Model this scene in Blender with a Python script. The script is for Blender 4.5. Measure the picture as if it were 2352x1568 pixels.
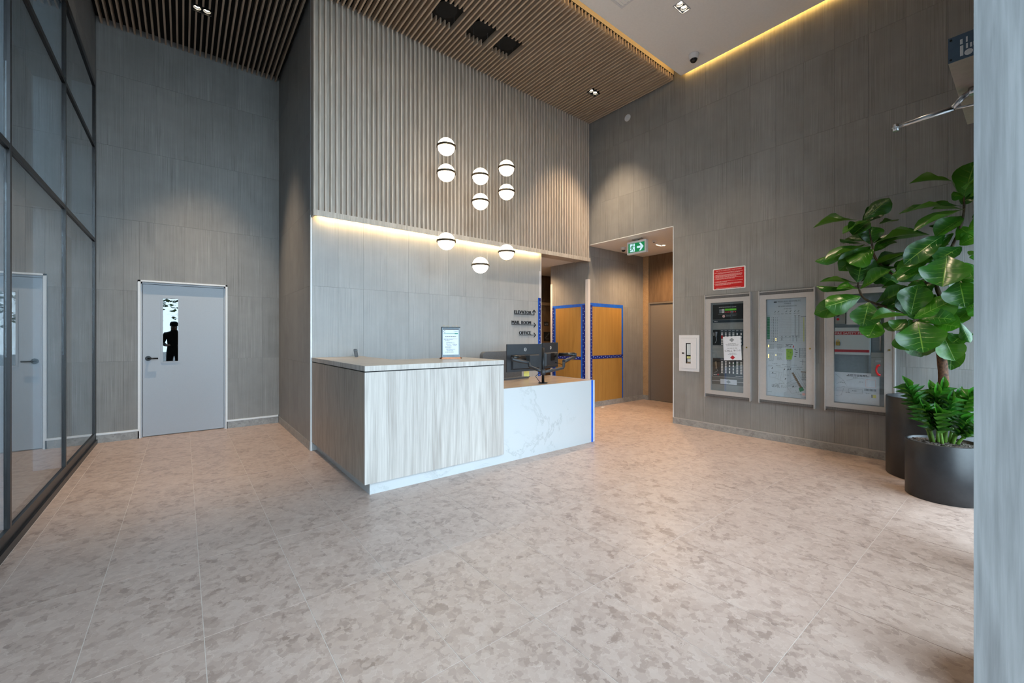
import bpy, math, random
from mathutils import Vector, Matrix
R = math.radians
random.seed(7)
for o in list(bpy.data.objects):
    bpy.data.objects.remove(o)
scene = bpy.context.scene
COL = scene.collection

# ------------------------------------------------------------------ camera
cam_data = bpy.data.cameras.new('camera')
cam_data.sensor_fit = 'HORIZONTAL'
cam_data.sensor_width = 36.0
cam_data.lens = 36.0 * 952.0 / 2352.0
cam_data.shift_y = -11.0 / 2352.0
cam_data.clip_start = 0.05
cam = bpy.data.objects.new('camera', cam_data)
COL.objects.link(cam)
cam.location = (0, 0, 1.35)
cam.rotation_euler = (R(90), 0, -math.atan2(756, 952))
scene.camera = cam

# ------------------------------------------------------------------ world, daylight, exposure
world = bpy.data.worlds.new('overcast_sky')
scene.world = world
world.use_nodes = True
wn = world.node_tree.nodes
wn['Background'].inputs['Color'].default_value = (0.69, 0.865, 1.0, 1)
wn['Background'].inputs['Strength'].default_value = SKY = 14.0

def portal(name, x0, x1, y, z0, z1):
    d = bpy.data.lights.new(name, 'AREA')
    d.shape = 'RECTANGLE'
    d.size = x1 - x0
    d.size_y = z1 - z0
    d.cycles.is_portal = True
    o = bpy.data.objects.new(name, d)
    COL.objects.link(o)
    o.location = ((x0 + x1) / 2, y, (z0 + z1) / 2)
    o.rotation_euler = (R(90), 0, 0)   # shines along +Y, into the lobby
    return o
portal('daylight_portal', -0.86, 2.18, -1.66, 0.02, 5.3)
portal('daylight_portal', 2.66, 6.0, -0.12, 0.02, 2.5)

vs = scene.view_settings
vs.view_transform = 'Standard'
vs.look = 'None'
vs.gamma = 1.0
vs.exposure = 0.0
vs.use_curve_mapping = False
cy = scene.cycles
cy.use_denoising = True
cy.use_adaptive_sampling = True
cy.adaptive_threshold = 0.04
cy.adaptive_min_samples = 16
cy.max_bounces = 7
cy.diffuse_bounces = 4
cy.glossy_bounces = 4
cy.transparent_max_bounces = 12
cy.sample_clamp_indirect = 6.0
cy.caustics_reflective = False
cy.caustics_refractive = False

# ------------------------------------------------------------------ materials
class NT:
    def __init__(s, name):
        s.m = bpy.data.materials.new(name)
        s.m.use_nodes = True
        s.t = s.m.node_tree
        s.n = s.t.nodes
        s.bsdf = s.n['Principled BSDF']
        s.out = s.n['Material Output']
    def add(s, typ, ins=None, **kw):
        n = s.n.new(typ)
        for k, v in kw.items():
            setattr(n, k, v)
        for k, v in (ins or {}).items():
            s.link(v, n.inputs[k]) if isinstance(v, bpy.types.NodeSocket) else setattr(n.inputs[k], 'default_value', v)
        return n
    def link(s, a, b):
        s.t.links.new(a, b)
    def math(s, op, a, b=0.0, clamp=False):
        n = s.n.new('ShaderNodeMath')
        n.operation = op
        n.use_clamp = clamp
        for i, v in enumerate((a, b)):
            s.link(v, n.inputs[i]) if isinstance(v, bpy.types.NodeSocket) else setattr(n.inputs[i], 'default_value', v)
        return n.outputs[0]
    def mix(s, f, a, b, blend='MIX'):
        n = s.n.new('ShaderNodeMix')
        n.data_type = 'RGBA'
        n.blend_type = blend
        for i, v in ((0, f), (6, a), (7, b)):
            if isinstance(v, bpy.types.NodeSocket):
                s.link(v, n.inputs[i])
            else:
                n.inputs[i].default_value = v if i == 0 else (*v, 1)
        return n.outputs[2]
    def ramp(s, f, stops, interp='LINEAR'):
        n = s.n.new('ShaderNodeValToRGB')
        cr = n.color_ramp
        cr.interpolation = interp
        while len(cr.elements) < len(stops):
            cr.elements.new(0.5)
        for e, (p, c) in zip(cr.elements, stops):
            e.position = p
            e.color = (*c, 1) if len(c) == 3 else c
        s.link(f, n.inputs[0])
        return n.outputs[0]
    def pos(s):
        return s.add('ShaderNodeNewGeometry').outputs['Position']
    def rnd(s):
        return s.add('ShaderNodeObjectInfo').outputs['Random']
    def xyz(s, v):
        return s.add('ShaderNodeSeparateXYZ', {0: v}).outputs
    def comb(s, x, y, z):
        return s.add('ShaderNodeCombineXYZ', {0: x, 1: y, 2: z}).outputs[0]
    def noise(s, v, scale, detail=2.0, rough=0.5, dist=0.0):
        return s.add('ShaderNodeTexNoise', {'Vector': v, 'Scale': scale, 'Detail': detail, 'Roughness': rough, 'Distortion': dist}).outputs['Fac']
    def bump(s, h, strength, dist=0.01):
        b = s.add('ShaderNodeBump', {'Height': h, 'Strength': strength, 'Distance': dist})
        s.link(b.outputs[0], s.bsdf.inputs['Normal'])
    def set(s, color=None, rough=None, **kw):
        i = s.bsdf.inputs
        if color is not None:
            s.link(color, i['Base Color']) if isinstance(color, bpy.types.NodeSocket) else setattr(i['Base Color'], 'default_value', (*color, 1))
        if rough is not None:
            s.link(rough, i['Roughness']) if isinstance(rough, bpy.types.NodeSocket) else setattr(i['Roughness'], 'default_value', rough)
        for k, v in kw.items():
            i[k.replace('_', ' ')].default_value = v
        return s.m

def plain(name, c, rough=0.5, metallic=0.0, grain=0.06, scale=40.0, **kw):
    """a painted / moulded / metal surface with a faint procedural mottling"""
    t = NT(name)
    f = t.noise(t.pos(), scale, 3.0)
    lo = tuple(x * (1 - grain) for x in c)
    hi = tuple(min(1, x * (1 + grain)) for x in c)
    t.set(t.ramp(f, [(0.3, lo), (0.7, hi)]), rough, Metallic=metallic, **kw)
    return t.m

def emit(name, c, strength):
    t = NT(name)
    t.set((0, 0, 0), 0.5)
    f = t.noise(t.pos(), 12.0)
    col = t.ramp(f, [(0.0, tuple(x * .97 for x in c)), (1.0, c)])
    t.link(col, t.bsdf.inputs['Emission Color'])
    t.bsdf.inputs['Emission Strength'].default_value = strength
    return t.m

def wood(name, dark, light, axis, rough=0.45, fibre=70.0, figure=5.0, figure_amt=0.45, stretch=0.05):
    t = NT(name)
    p = t.xyz(t.pos())
    r = t.math('MULTIPLY', t.rnd(), 37.0)
    c = [t.math('ADD', p[i], r) for i in range(3)]
    c[axis] = t.math('MULTIPLY', c[axis], stretch)
    v = t.comb(*c)
    fine = t.noise(v, fibre, 5.0, 0.65)
    c2 = list(c)
    c2[axis] = t.math('MULTIPLY', c[axis], 2.2)
    v2 = t.comb(*c2)
    fig = t.noise(v2, figure, 4.0, 0.55, 1.2)
    bands = t.math('FRACT', t.math('MULTIPLY', fig, 7.0))
    bands = t.math('ABSOLUTE', t.math('SUBTRACT', bands, 0.5))
    m = t.math('ADD', t.math('MULTIPLY', fine, 1 - figure_amt), t.math('MULTIPLY', t.math('ADD', t.math('MULTIPLY', bands, 0.6), t.math('MULTIPLY', fig, 0.7)), figure_amt))
    col = t.ramp(m, [(0.28, dark), (0.62, light)])
    t.set(col, rough)
    t.bump(fine, 0.08, 0.004)
    return t.m

def wall_tile(name, dark, light, gain=1.0):
    """porcelain wall cladding with fine, irregular vertical striations"""
    t = NT(name)
    p = t.xyz(t.pos())
    r = t.rnd()
    s_ = t.math('ADD', t.math('ADD', p[0], p[1]), t.math('MULTIPLY', r, 19.0))
    z = t.math('ADD', p[2], t.math('MULTIPLY', r, 11.0))
    fine = t.noise(t.comb(s_, 0.0, t.math('MULTIPLY', z, 0.010)), 115.0, 3.0, 0.7)
    mid = t.noise(t.comb(s_, 3.0, t.math('MULTIPLY', z, 0.04)), 22.0, 3.0, 0.6)
    cloud = t.noise(t.comb(s_, 7.0, z), 3.2, 5.0, 0.6)
    where = t.math('MULTIPLY', t.math('SUBTRACT', t.noise(t.comb(s_, 5.0, t.math('MULTIPLY', z, 0.3)), 5.0, 2.0), 0.33), 3.2, True)
    lines = t.math('MULTIPLY', t.math('SUBTRACT', fine, 0.5), where)
    m = t.math('ADD', 0.5, t.math('MULTIPLY', lines, 1.75))
    m = t.math('ADD', m, t.math('MULTIPLY', t.math('SUBTRACT', mid, 0.5), 0.30))
    m = t.math('ADD', m, t.math('MULTIPLY', t.math('SUBTRACT', cloud, 0.5), 0.5))
    m = t.math('ADD', m, t.math('MULTIPLY', t.math('SUBTRACT', r, 0.5), 0.09))
    col = t.ramp(m, [(0.15, dark), (0.85, light)])
    t.set(col, 0.5)
    t.bump(fine, 0.12, 0.004)
    return t.m

def floor_tile(name, tones, fleck, scale=1.0, rough=0.36):
    """breccia-look porcelain: angular fragments in close greige tones, pale hairlines and flecks"""
    t = NT(name)
    p = t.xyz(t.pos())
    r = t.rnd()
    v = t.comb(t.math('ADD', p[0], t.math('MULTIPLY', r, 31.0)), t.math('ADD', p[1], t.math('MULTIPLY', r, 17.0)), p[2])
    nz = t.add('ShaderNodeTexNoise', {'Vector': v, 'Scale': 26.0 * scale, 'Detail': 4.0}).outputs['Color']
    wob = t.add('ShaderNodeVectorMath', {0: nz, 1: (0.5, 0.5, 0.5)}, operation='SUBTRACT').outputs[0]
    wob = t.add('ShaderNodeVectorMath', {0: wob, 'Scale': 0.045}, operation='SCALE').outputs[0]
    v2 = t.add('ShaderNodeVectorMath', {0: v, 1: wob}, operation='ADD').outputs[0]
    vor = t.add('ShaderNodeTexVoronoi', {'Vector': v2, 'Scale': 9.5 * scale, 'Randomness': 1.0})
    a = t.xyz(vor.outputs['Color'])[0]
    vor2 = t.add('ShaderNodeTexVoronoi', {'Vector': v2, 'Scale': 24.0 * scale, 'Randomness': 1.0})
    b = t.xyz(vor2.outputs['Color'])[1]
    cloud = t.noise(v, 2.6, 3.0)
    m = t.math('ADD', t.math('MULTIPLY', a, 0.36), t.math('MULTIPLY', b, 0.40))
    m = t.math('ADD', m, t.math('MULTIPLY', t.math('SUBTRACT', cloud, 0.5), 0.28))
    m = t.math('ADD', m, 0.15)
    n = len(tones)
    col = t.ramp(m, [((i + 0.5) / n, c) for i, c in enumerate(tones)])
    fl = t.noise(v2, 62.0 * scale, 5.0, 0.7)
    col = t.mix(t.math('MULTIPLY', t.math('SUBTRACT', fl, 0.605), 6.0, True), col, fleck)
    vor3 = t.add('ShaderNodeTexVoronoi', {'Vector': v2, 'Scale': 9.5 * scale, 'Randomness': 1.0}, feature='DISTANCE_TO_EDGE')
    edge = t.math('SUBTRACT', 1.0, t.math('MULTIPLY', vor3.outputs['Distance'], 26.0), True)
    edge = t.math('MULTIPLY', edge, t.math('MULTIPLY', t.math('SUBTRACT', t.noise(v, 14.0, 2.0), 0.45), 4.0, True))
    col = t.mix(t.math('MULTIPLY', edge, 0.6), col, fleck)
    t.set(col, rough)
    return t.m

def glass(name, tint, power, refl=1.0):
    t = NT(name)
    fc = t.add('ShaderNodeLayerWeight', {'Blend': 0.5}).outputs['Facing']
    fr = t.math('ADD', 0.04, t.math('MULTIPLY', t.math('POWER', fc, 5.0), 0.96))
    fac = t.math('MULTIPLY', fr, refl, True)
    tr = t.add('ShaderNodeBsdfTransparent', {'Color': (*tint, 1)})
    gl = t.add('ShaderNodeBsdfGlossy', {'Roughness': power, 'Color': (1, 1, 1, 1)})
    mx = t.add('ShaderNodeMixShader', {0: fac, 1: tr.outputs[0], 2: gl.outputs[0]})
    t.link(mx.outputs[0], t.out.inputs[0])
    return t.m

M = {}
M['tile'] = floor_tile('floor_stone', [(.270, .192, .160), (.37, .272, .228), (.45, .338, .287), (.49, .374, .320), (.525, .408, .352)], (.64, .52, .455), 1.45)
M['grout'] = plain('grout', (.64, .58, .53), .8)
M['base_tile'] = floor_tile('baseboard_stone', [(.22, .215, .21), (.28, .275, .265), (.33, .325, .315), (.38, .37, .36)], (.46, .45, .44), 1.6)
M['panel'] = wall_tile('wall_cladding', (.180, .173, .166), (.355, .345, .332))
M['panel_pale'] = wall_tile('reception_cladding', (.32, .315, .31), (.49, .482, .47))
M['wall_core'] = plain('wall_core', (.17, .16, .15), .9)
M['white_trim'] = plain('white_metal_trim', (.82, .83, .84), .4, grain=.02)
M['white_paint'] = plain('white_ceiling_paint', (.88, .87, .86), .8, grain=.02)
M['black'] = plain('black_backing', (.006, .006, .006), .9)
M['slat_wall'] = wood('oak_wall_slat', (.46, .385, .31), (.70, .61, .52), 2)
M['slat_back'] = wood('oak_wall_backing', (.40, .345, .285), (.60, .53, .455), 2)
M['slat_ceil'] = wood('oak_ceiling_slat', (.40, .30, .215), (.62, .485, .365), 1)
M['tan'] = plain('cove_panel', (.60, .50, .35), .6)
M['desk_wood'] = wood('pale_ash_laminate', (.285, .25, .222), (.535, .497, .462), 2, .42, 62, 3.6, .42, .028)
M['desk_top'] = wood('pale_ash_top', (.50, .38, .28), (.66, .54, .42), 0, .30)
M['low_top'] = wood('oak_desktop', (.42, .29, .19), (.56, .41, .29), 0, .22)
M['col_wood'] = wood('grey_ash_cladding', (.115, .118, .12), (.235, .24, .243), 2, .45, 60, 3.0, .5, .035)
M['dark_wood'] = wood('brown_wood_cladding', (.10, .058, .03), (.20, .125, .07), 2)
M['light_wood'] = wood('oak_trim', (.36, .22, .11), (.5, .33, .18), 0)
M['board'] = wood('protection_board', (.35, .175, .035), (.44, .235, .055), 2, .6, 20, 3, .3)
M['reveal'] = plain('shadow_reveal', (.015, .015, .015), .7)
M['door'] = plain('grey_door_paint', (.40, .43, .475), .38, grain=.02, scale=120)
M['door2'] = plain('taupe_door_paint', (.20, .17, .145), .45, grain=.02)
M['black_metal'] = plain('black_metal', (.018, .019, .021), .35, .6)
M['bronze'] = plain('dark_bronze_frame', (.022, .021, .022), .35, .5)
M['blue_fin'] = plain('slate_fin', (.50, .55, .60), .5)
M['steel'] = plain('brushed_steel', (.55, .55, .56), .28, 1.0)
M['alu'] = plain('anodised_frame', (.44, .415, .40), .42, .0, grain=.03)
M['alu_dark'] = plain('ribbed_grey_band', (.105, .10, .095), .5)
M['cab_grey'] = plain('cabinet_grey', (.30, .30, .285), .5)
M['cab_blue'] = plain('cabinet_back_plate', (.21, .255, .29), .5)
M['cab_white'] = plain('white_enamel', (.60, .66, .68), .35, grain=.02)
M['white'] = plain('white_plastic', (.74, .74, .76), .4, grain=.02)
M['paper'] = plain('paper', (.72, .75, .80), .8, grain=.03)
M['plan'] = plain('pale_plan_sheet', (.56, .62, .67), .5, grain=.03)  # plain pale sheet, no emission
M['ink'] = plain('ink', (.03, .032, .04), .7)
M['ink_grey'] = plain('grey_ink', (.27, .30, .33), .7)
M['red'] = plain('red_enamel', (.58, .005, .008), .4)
M['red_print'] = plain('red_print', (.42, .012, .025), .5)
M['pink_print'] = plain('pink_print', (.85, .50, .48), .5)
M['white_print'] = plain('white_print', (.8, .78, .76), .5)
M['green_print'] = plain('green_print', (.03, .23, .09), .5)
M['lime'] = plain('lime_print', (.28, .50, .07), .5)
M['yellow_print'] = plain('pale_yellow_print', (.55, .60, .25), .5)
M['teal'] = plain('teal_print', (.02, .26, .20), .5)
M['brown_print'] = plain('brown_print', (.22, .16, .11), .5)
M['dark_print'] = plain('dark_panel_face', (.012, .013, .014), .3)
M['navy_print'] = plain('navy_panel_face', (.02, .035, .05), .4)
M['brass'] = plain('brass', (.55, .40, .12), .3, 1.0)
M['copper'] = plain('copper_base', (.34, .15, .08), .35, .8)
M['tape'] = plain('blue_masking_tape', (.005, .11, .62), .5, grain=.12, scale=18)
M['tape_dark'] = plain('navy_printed_tape', (.004, .018, .22), .5, grain=.2)
M['tape_dot'] = plain('tape_print', (.45, .62, .85), .5)
M['guard'] = plain('white_corner_guard', (.70, .66, .66), .45, grain=.02)
M['screen_back'] = plain('monitor_shell', (.026, .030, .036), .45)
M['screen_face'] = plain('dark_screen', (.008, .009, .01), .15)
M['grey_fabric'] = plain('grey_upholstery', (.17, .165, .165), .9, grain=.25, scale=220)
M['note'] = plain('yellow_sticky_note', (.78, .72, .20), .7)
M['keys'] = plain('keyboard_plastic', (.05, .045, .045), .5)
M['keycap'] = plain('key_cap', (.12, .11, .11), .5)
M['pot'] = plain('charcoal_planter', (.022, .022, .024), .42, grain=.12, scale=30)
M['soil'] = plain('soil', (.02, .014, .01), .95, grain=.5)
M['bark'] = plain('bark_chips', (.11, .085, .07), .9, grain=.6, scale=60)
M['label_blue'] = plain('operator_end_plate', (.08, .12, .17), .4)
M['taupe_cover'] = plain('operator_cover', (.30, .245, .21), .35, .2)
M['led'] = emit('warm_led_tape', (1.0, .70, .30), 62.0)
M['led_cove'] = emit('amber_led_tape', (1.0, .66, .28), 20.0)
M['led_slot'] = emit('amber_slot_led', (1.0, .58, .14), 62.0)
M['globe'] = emit('opal_glass_globe', (1.0, .84, .62), 7.0)
M['lamp'] = emit('lamp_lens', (1.0, .84, .60), 40.0)
M['exit_green'] = emit('exit_green_panel', (.0, .22, .07), 1.0)
M['exit_white'] = emit('exit_white_symbol', (.62, .86, .95), 1.0)
M['lcd'] = emit('green_display', (.10, .42, .02), .7)
M['amber'] = emit('amber_indicator', (1.0, .72, .25), 2.2)
M['glass'] = glass('curtain_wall_glass', (.66, .71, .74), 0.0, 1.15)
M['clear'] = glass('clear_glass', (.93, .95, .96), 0.0, 1.4)
M['vision'] = glass('door_vision_glass', (.16, .18, .20), 0.0, 2.6)
M['cctv_dome'] = plain('smoked_dome', (.01, .01, .012), .08)
M['asphalt'] = plain('pavement', (.16, .165, .17), .9, grain=.2, scale=8)

def leaf_mat(name, top, top2, under, vein):
    t = NT(name)
    uv = t.xyz(t.add('ShaderNodeTexCoord').outputs['UV'])
    u = uv[0]
    av = t.math('ABSOLUTE', t.math('SUBTRACT', t.math('MULTIPLY', uv[1], 2.0), 1.0))
    mid = t.math('SUBTRACT', 1.0, t.math('MULTIPLY', av, 22.0), True)
    ph = t.math('FRACT', t.math('MULTIPLY', t.math('SUBTRACT', u, t.math('MULTIPLY', av, 0.17)), 6.5))
    side = t.math('SUBTRACT', 1.0, t.math('MULTIPLY', t.math('ABSOLUTE', t.math('SUBTRACT', ph, 0.5)), 16.0), True)
    side = t.math('MULTIPLY', side, t.math('SUBTRACT', 1.0, av, True))
    vmask = t.math('MAXIMUM', mid, t.math('MULTIPLY', side, 0.8))
    n = t.noise(t.pos(), 9.0, 3.0)
    n = t.math('ADD', t.math('MULTIPLY', n, 0.7), t.math('MULTIPLY', t.rnd(), 0.5))
    col = t.ramp(n, [(0.35, top), (0.85, top2)])
    col = t.mix(vmask, col, vein)
    back = t.add('ShaderNodeNewGeometry').outputs['Backfacing']
    col = t.mix(back, col, under)
    t.set(col, 0.28)
    t.bump(t.math('ADD', t.math('MULTIPLY', vmask, -0.6), t.math('MULTIPLY', ph, 0.5)), 0.35, 0.006)
    tl = t.add('ShaderNodeBsdfTranslucent', {'Color': (.12, .34, .02, 1)})
    mx = t.add('ShaderNodeMixShader', {0: 0.12, 1: t.bsdf.outputs[0], 2: tl.outputs[0]})
    t.link(mx.outputs[0], t.out.inputs[0])
    return t.m
M['fig_leaf'] = leaf_mat('fiddle_leaf', (.006, .055, .006), (.035, .15, .006), (.05, .12, .012), (.18, .32, .04))
M['zz_leaf'] = leaf_mat('zz_leaf', (.008, .085, .008), (.035, .19, .010), (.08, .22, .03), (.10, .32, .03))
M['zz_stem'] = plain('zz_stem', (.12, .24, .03), .5, grain=.3)
M['trunk'] = plain('trunk_bark', (.10, .045, .022), .8, grain=.6, scale=50)
M['twig'] = plain('twig_bark', (.06, .04, .02), .8, grain=.5)
def quartz():
    t = NT('white_quartz')
    p = t.pos()
    n1 = t.noise(p, 1.1, 8.0, 0.68, 1.5)
    v = t.math('ABSOLUTE', t.math('SUBTRACT', n1, 0.53))
    v = t.math('SUBTRACT', 1.0, t.math('MULTIPLY', v, 42.0), True)
    gate = t.math('MULTIPLY', t.math('SUBTRACT', t.noise(p, 1.7, 2.0), 0.47), 9.0, True)
    spk = t.noise(p, 60.0, 4.0, 0.7)
    v = t.math('MULTIPLY', t.math('MULTIPLY', v, gate), t.math('MULTIPLY', spk, 1.1))
    t.set(t.mix(v, (.50, .512, .52), (.33, .33, .33)), .22)
    return t.m
M['quartz'] = quartz()

# ------------------------------------------------------------------ mesh helpers
TEXT = {}
def text_tris(s):
    if s not in TEXT:
        cu = bpy.data.curves.new('t', 'FONT')
        cu.body = s
        cu.resolution_u = 2
        ob = bpy.data.objects.new('t', cu)
        COL.objects.link(ob)
        me = ob.evaluated_get(bpy.context.evaluated_depsgraph_get()).to_mesh()
        vv = [(v.co.x, v.co.y) for v in me.vertices]
        ff = [tuple(p.vertices) for p in me.polygons]
        bpy.data.objects.remove(ob)
        bpy.data.curves.remove(cu)
        TEXT[s] = (vv, ff)
    return TEXT[s]

class MB:
    def __init__(s):
        s.v, s.f, s.m, s.sm = [], [], [], []
    def add(s, vs_, fs, m=0, smooth=False):
        b = len(s.v)
        s.v += [tuple(p) for p in vs_]
        s.f += [tuple(b + i for i in f) for f in fs]
        s.m += [m] * len(fs)
        s.sm += [smooth] * len(fs)
        return s
    def box(s, x0, x1, y0, y1, z0, z1, m=0):
        x0, x1 = min(x0, x1), max(x0, x1); y0, y1 = min(y0, y1), max(y0, y1); z0, z1 = min(z0, z1), max(z0, z1)
        vs_ = [(x, y, z) for z in (z0, z1) for y in (y0, y1) for x in (x0, x1)]
        return s.add(vs_, [(0, 2, 3, 1), (4, 5, 7, 6), (0, 1, 5, 4), (2, 6, 7, 3), (0, 4, 6, 2), (1, 3, 7, 5)], m)
    def rbox(s, x0, x1, y0, y1, z0, z1, r, m=0, seg=4):
        """box whose outline in X-Z has rounded corners"""
        pts = []
        for cx_, cz_, a0 in ((x1 - r, z1 - r, 0), (x0 + r, z1 - r, 90), (x0 + r, z0 + r, 180), (x1 - r, z0 + r, 270)):
            for k in range(seg + 1):
                a = R(a0 + 90 * k / seg)
                pts.append((cx_ + r * math.cos(a), cz_ + r * math.sin(a)))
        return s.prism([(p[0], p[1]) for p in pts], y0, y1, m)
    def prism(s, poly, y0, y1, m=0):
        """poly in X-Z (counter-clockwise seen from -Y), extruded y0..y1"""
        n = len(poly)
        vs_ = [(x, y0, z) for x, z in poly] + [(x, y1, z) for x, z in poly]
        fs = [tuple(range(n)), tuple(range(2 * n - 1, n - 1, -1))]
        fs += [(i, i + n, (i + 1) % n + n, (i + 1) % n) for i in range(n)]
        return s.add(vs_, fs, m)
    def flat(s, poly, z0, z1, m=0):
        """poly in X-Y, extruded z0..z1"""
        n = len(poly)
        vs_ = [(x, y, z0) for x, y in poly] + [(x, y, z1) for x, y in poly]
        fs = [tuple(range(n - 1, -1, -1)), tuple(range(n, 2 * n))]
        fs += [(i, (i + 1) % n, (i + 1) % n + n, i + n) for i in range(n)]
        return s.add(vs_, fs, m)
    def cyl(s, p0, p1, r0, r1=None, seg=16, m=0, smooth=True):
        r1 = r0 if r1 is None else r1
        p0, p1 = Vector(p0), Vector(p1)
        d = (p1 - p0).normalized()
        a = d.orthogonal().normalized()
        b = d.cross(a)
        ring = lambda p, r: [tuple(p + (a * math.cos(2 * math.pi * i / seg) + b * math.sin(2 * math.pi * i / seg)) * r) for i in range(seg)]
        base = len(s.v)
        s.add(ring(p0, r0) + ring(p1, r1), [(i, (i + 1) % seg, (i + 1) % seg + seg, i + seg) for i in range(seg)], m, smooth)
        s.f += [tuple(base + i for i in range(seg - 1, -1, -1)), tuple(base + seg + i for i in range(seg))]
        s.m += [m, m]; s.sm += [False, False]
        return s
    def tube(s, pts, r, seg=8, m=0):
        pts = [Vector(p) for p in pts]
        rs = r if isinstance(r, (list, tuple)) else [r] * len(pts)
        base = len(s.v)
        n = None
        for i, p in enumerate(pts):
            d = (pts[min(i + 1, len(pts) - 1)] - pts[max(i - 1, 0)]).normalized()
            if n is None:
                n = d.orthogonal().normalized()
            n = (n - d * n.dot(d)).normalized()
            b = d.cross(n)
            s.v += [tuple(p + (n * math.cos(2 * math.pi * k / seg) + b * math.sin(2 * math.pi * k / seg)) * rs[i]) for k in range(seg)]
        for i in range(len(pts) - 1):
            for k in range(seg):
                k2 = (k + 1) % seg
                s.f.append((base + i * seg + k, base + i * seg + k2, base + (i + 1) * seg + k2, base + (i + 1) * seg + k))
                s.m.append(m); s.sm.append(True)
        s.f += [tuple(base + k for k in range(seg - 1, -1, -1)), tuple(base + (len(pts) - 1) * seg + k for k in range(seg))]
        s.m += [m, m]; s.sm += [False, False]
        return s
    def lathe(s, prof, seg=32, m=0, c=(0, 0)):
        base = len(s.v)
        for r, z in prof:
            s.v += [(c[0] + r * math.cos(2 * math.pi * k / seg), c[1] + r * math.sin(2 * math.pi * k / seg), z) for k in range(seg)]
        for i in range(len(prof) - 1):
            for k in range(seg):
                k2 = (k + 1) % seg
                s.f.append((base + i * seg + k, base + i * seg + k2, base + (i + 1) * seg + k2, base + (i + 1) * seg + k))
                s.m.append(m); s.sm.append(True)
        return s
    def disc(s, cx_, cz_, r, y0, y1, seg=24, m=0):
        return s.prism([(cx_ + r * math.cos(2 * math.pi * k / seg), cz_ + r * math.sin(2 * math.pi * k / seg)) for k in range(seg)], y0, y1, m)
    def sphere(s, c, r, seg=20, rings=12, m=0, sx=1, sy=1, sz=1):
        prof = [(max(r * math.sin(math.pi * i / rings), 1e-4), -r * math.cos(math.pi * i / rings)) for i in range(rings + 1)]
        b = len(s.v)
        s.lathe(prof, seg, m)
        for i in range(b, len(s.v)):
            x, y, z = s.v[i]
            s.v[i] = (c[0] + x * sx, c[1] + y * sy, c[2] + z * sz)
        return s
    def text(s, string, size, x, z, y=-0.001, m=0, align='L', thick=0.0, width=None):
        """flat lettering in the local X-Z plane, readable from -Y"""
        vv, ff = text_tris(string)
        x0 = min(p[0] for p in vv); x1 = max(p[0] for p in vv)
        kx = size if width is None else width / (x1 - x0)
        w = (x1 - x0) * kx
        ox = x - (x0 * kx) - (0 if align == 'L' else w if align == 'R' else w / 2)
        s.add([(ox + p[0] * kx, y, z + p[1] * size) for p in vv], ff, m)
        if thick:
            n = len(vv)
            s.add([(ox + p[0] * kx, y + thick, z + p[1] * size) for p in vv], [tuple(reversed(f)) for f in ff], m)
            b = len(s.v) - 2 * n
            cnt = {}
            for f in ff:
                for i in range(len(f)):
                    e = (f[i], f[(i + 1) % len(f)])
                    cnt[e] = 1
            for (a, c) in list(cnt):
                if (c, a) not in cnt:
                    s.f.append((b + c, b + a, b + a + n, b + c + n)); s.m.append(m); s.sm.append(False)
        return s
    def words(s, x0, x1, z, h, y=-0.001, m=0, seed=0, dens=.8):
        """a line of print too small to read: one dash for each word"""
        rr = random.Random(seed)
        x = x0
        while x < x1:
            w = min(h * rr.uniform(1.6, 4.6), x1 - x)
            if w > h * .5:
                s.add([(x, y, z), (x + w, y, z), (x + w, y, z + h), (x, y, z + h)], [(0, 1, 2, 3)], m)
            x += w + h * .7
        return s
    def rect(s, x0, x1, z0, z1, y=-0.001, m=0):
        return s.add([(x0, y, z0), (x1, y, z0), (x1, y, z1), (x0, y, z1)], [(0, 1, 2, 3)], m)
    def line(s, x0, z0, x1, z1, w, y=-0.001, m=0):
        d = Vector((x1 - x0, z1 - z0)).normalized()
        n = Vector((-d.y, d.x)) * w / 2
        return s.add([(x0 - n.x, y, z0 - n.y), (x1 - n.x, y, z1 - n.y), (x1 + n.x, y, z1 + n.y), (x0 + n.x, y, z0 + n.y)], [(0, 1, 2, 3)], m)
    def mesh(s, name, mats):
        me = bpy.data.meshes.new(name)
        me.from_pydata(s.v, [], s.f)
        for m in (mats if isinstance(mats, (list, tuple)) else [mats]):
            me.materials.append(M[m])
        me.polygons.foreach_set('material_index', s.m)
        me.polygons.foreach_set('use_smooth', s.sm)
        me.update()
        return me
    def build(s, name, mats, parent=None, loc=(0, 0, 0), rotz=0.0):
        return link(name, s.mesh(name, mats), parent, loc, rotz)

def link(name, me, parent=None, loc=(0, 0, 0), rotz=0.0):
    o = bpy.data.objects.new(name, me)
    COL.objects.link(o)
    o.parent = parent
    o.location = loc
    o.rotation_euler = (0, 0, rotz)
    return o
def tag(o, label=None, cat=None, group=None, kind=None):
    for k, v in (('label', label), ('category', cat), ('group', group), ('kind', kind)):
        if v is not None:
            o[k] = v
    return o
def thing(name, label, cat, loc=(0, 0, 0), rotz=0.0, group=None):
    return tag(link(name, None, None, loc, rotz), label, cat, group)
def struct(o, label=None):
    return tag(o, label, None, None, 'structure')
def box(name, x0, x1, y0, y1, z0, z1, mat, parent=None):
    """a box in world axes with its origin at the middle of its base"""
    c = ((x0 + x1) / 2, (y0 + y1) / 2, min(z0, z1))
    mb = MB().box(x0 - c[0], x1 - c[0], y0 - c[1], y1 - c[1], 0, abs(z1 - z0))
    if parent:
        c = Vector(c) - parent.location
    return mb.build(name, mat, parent, c)
def copy_tree(o, parent=None):
    c = o.copy()
    COL.objects.link(c)
    c.parent = parent
    for ch in list(o.children):
        copy_tree(ch, c)
    return c
_sh = {}
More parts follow.
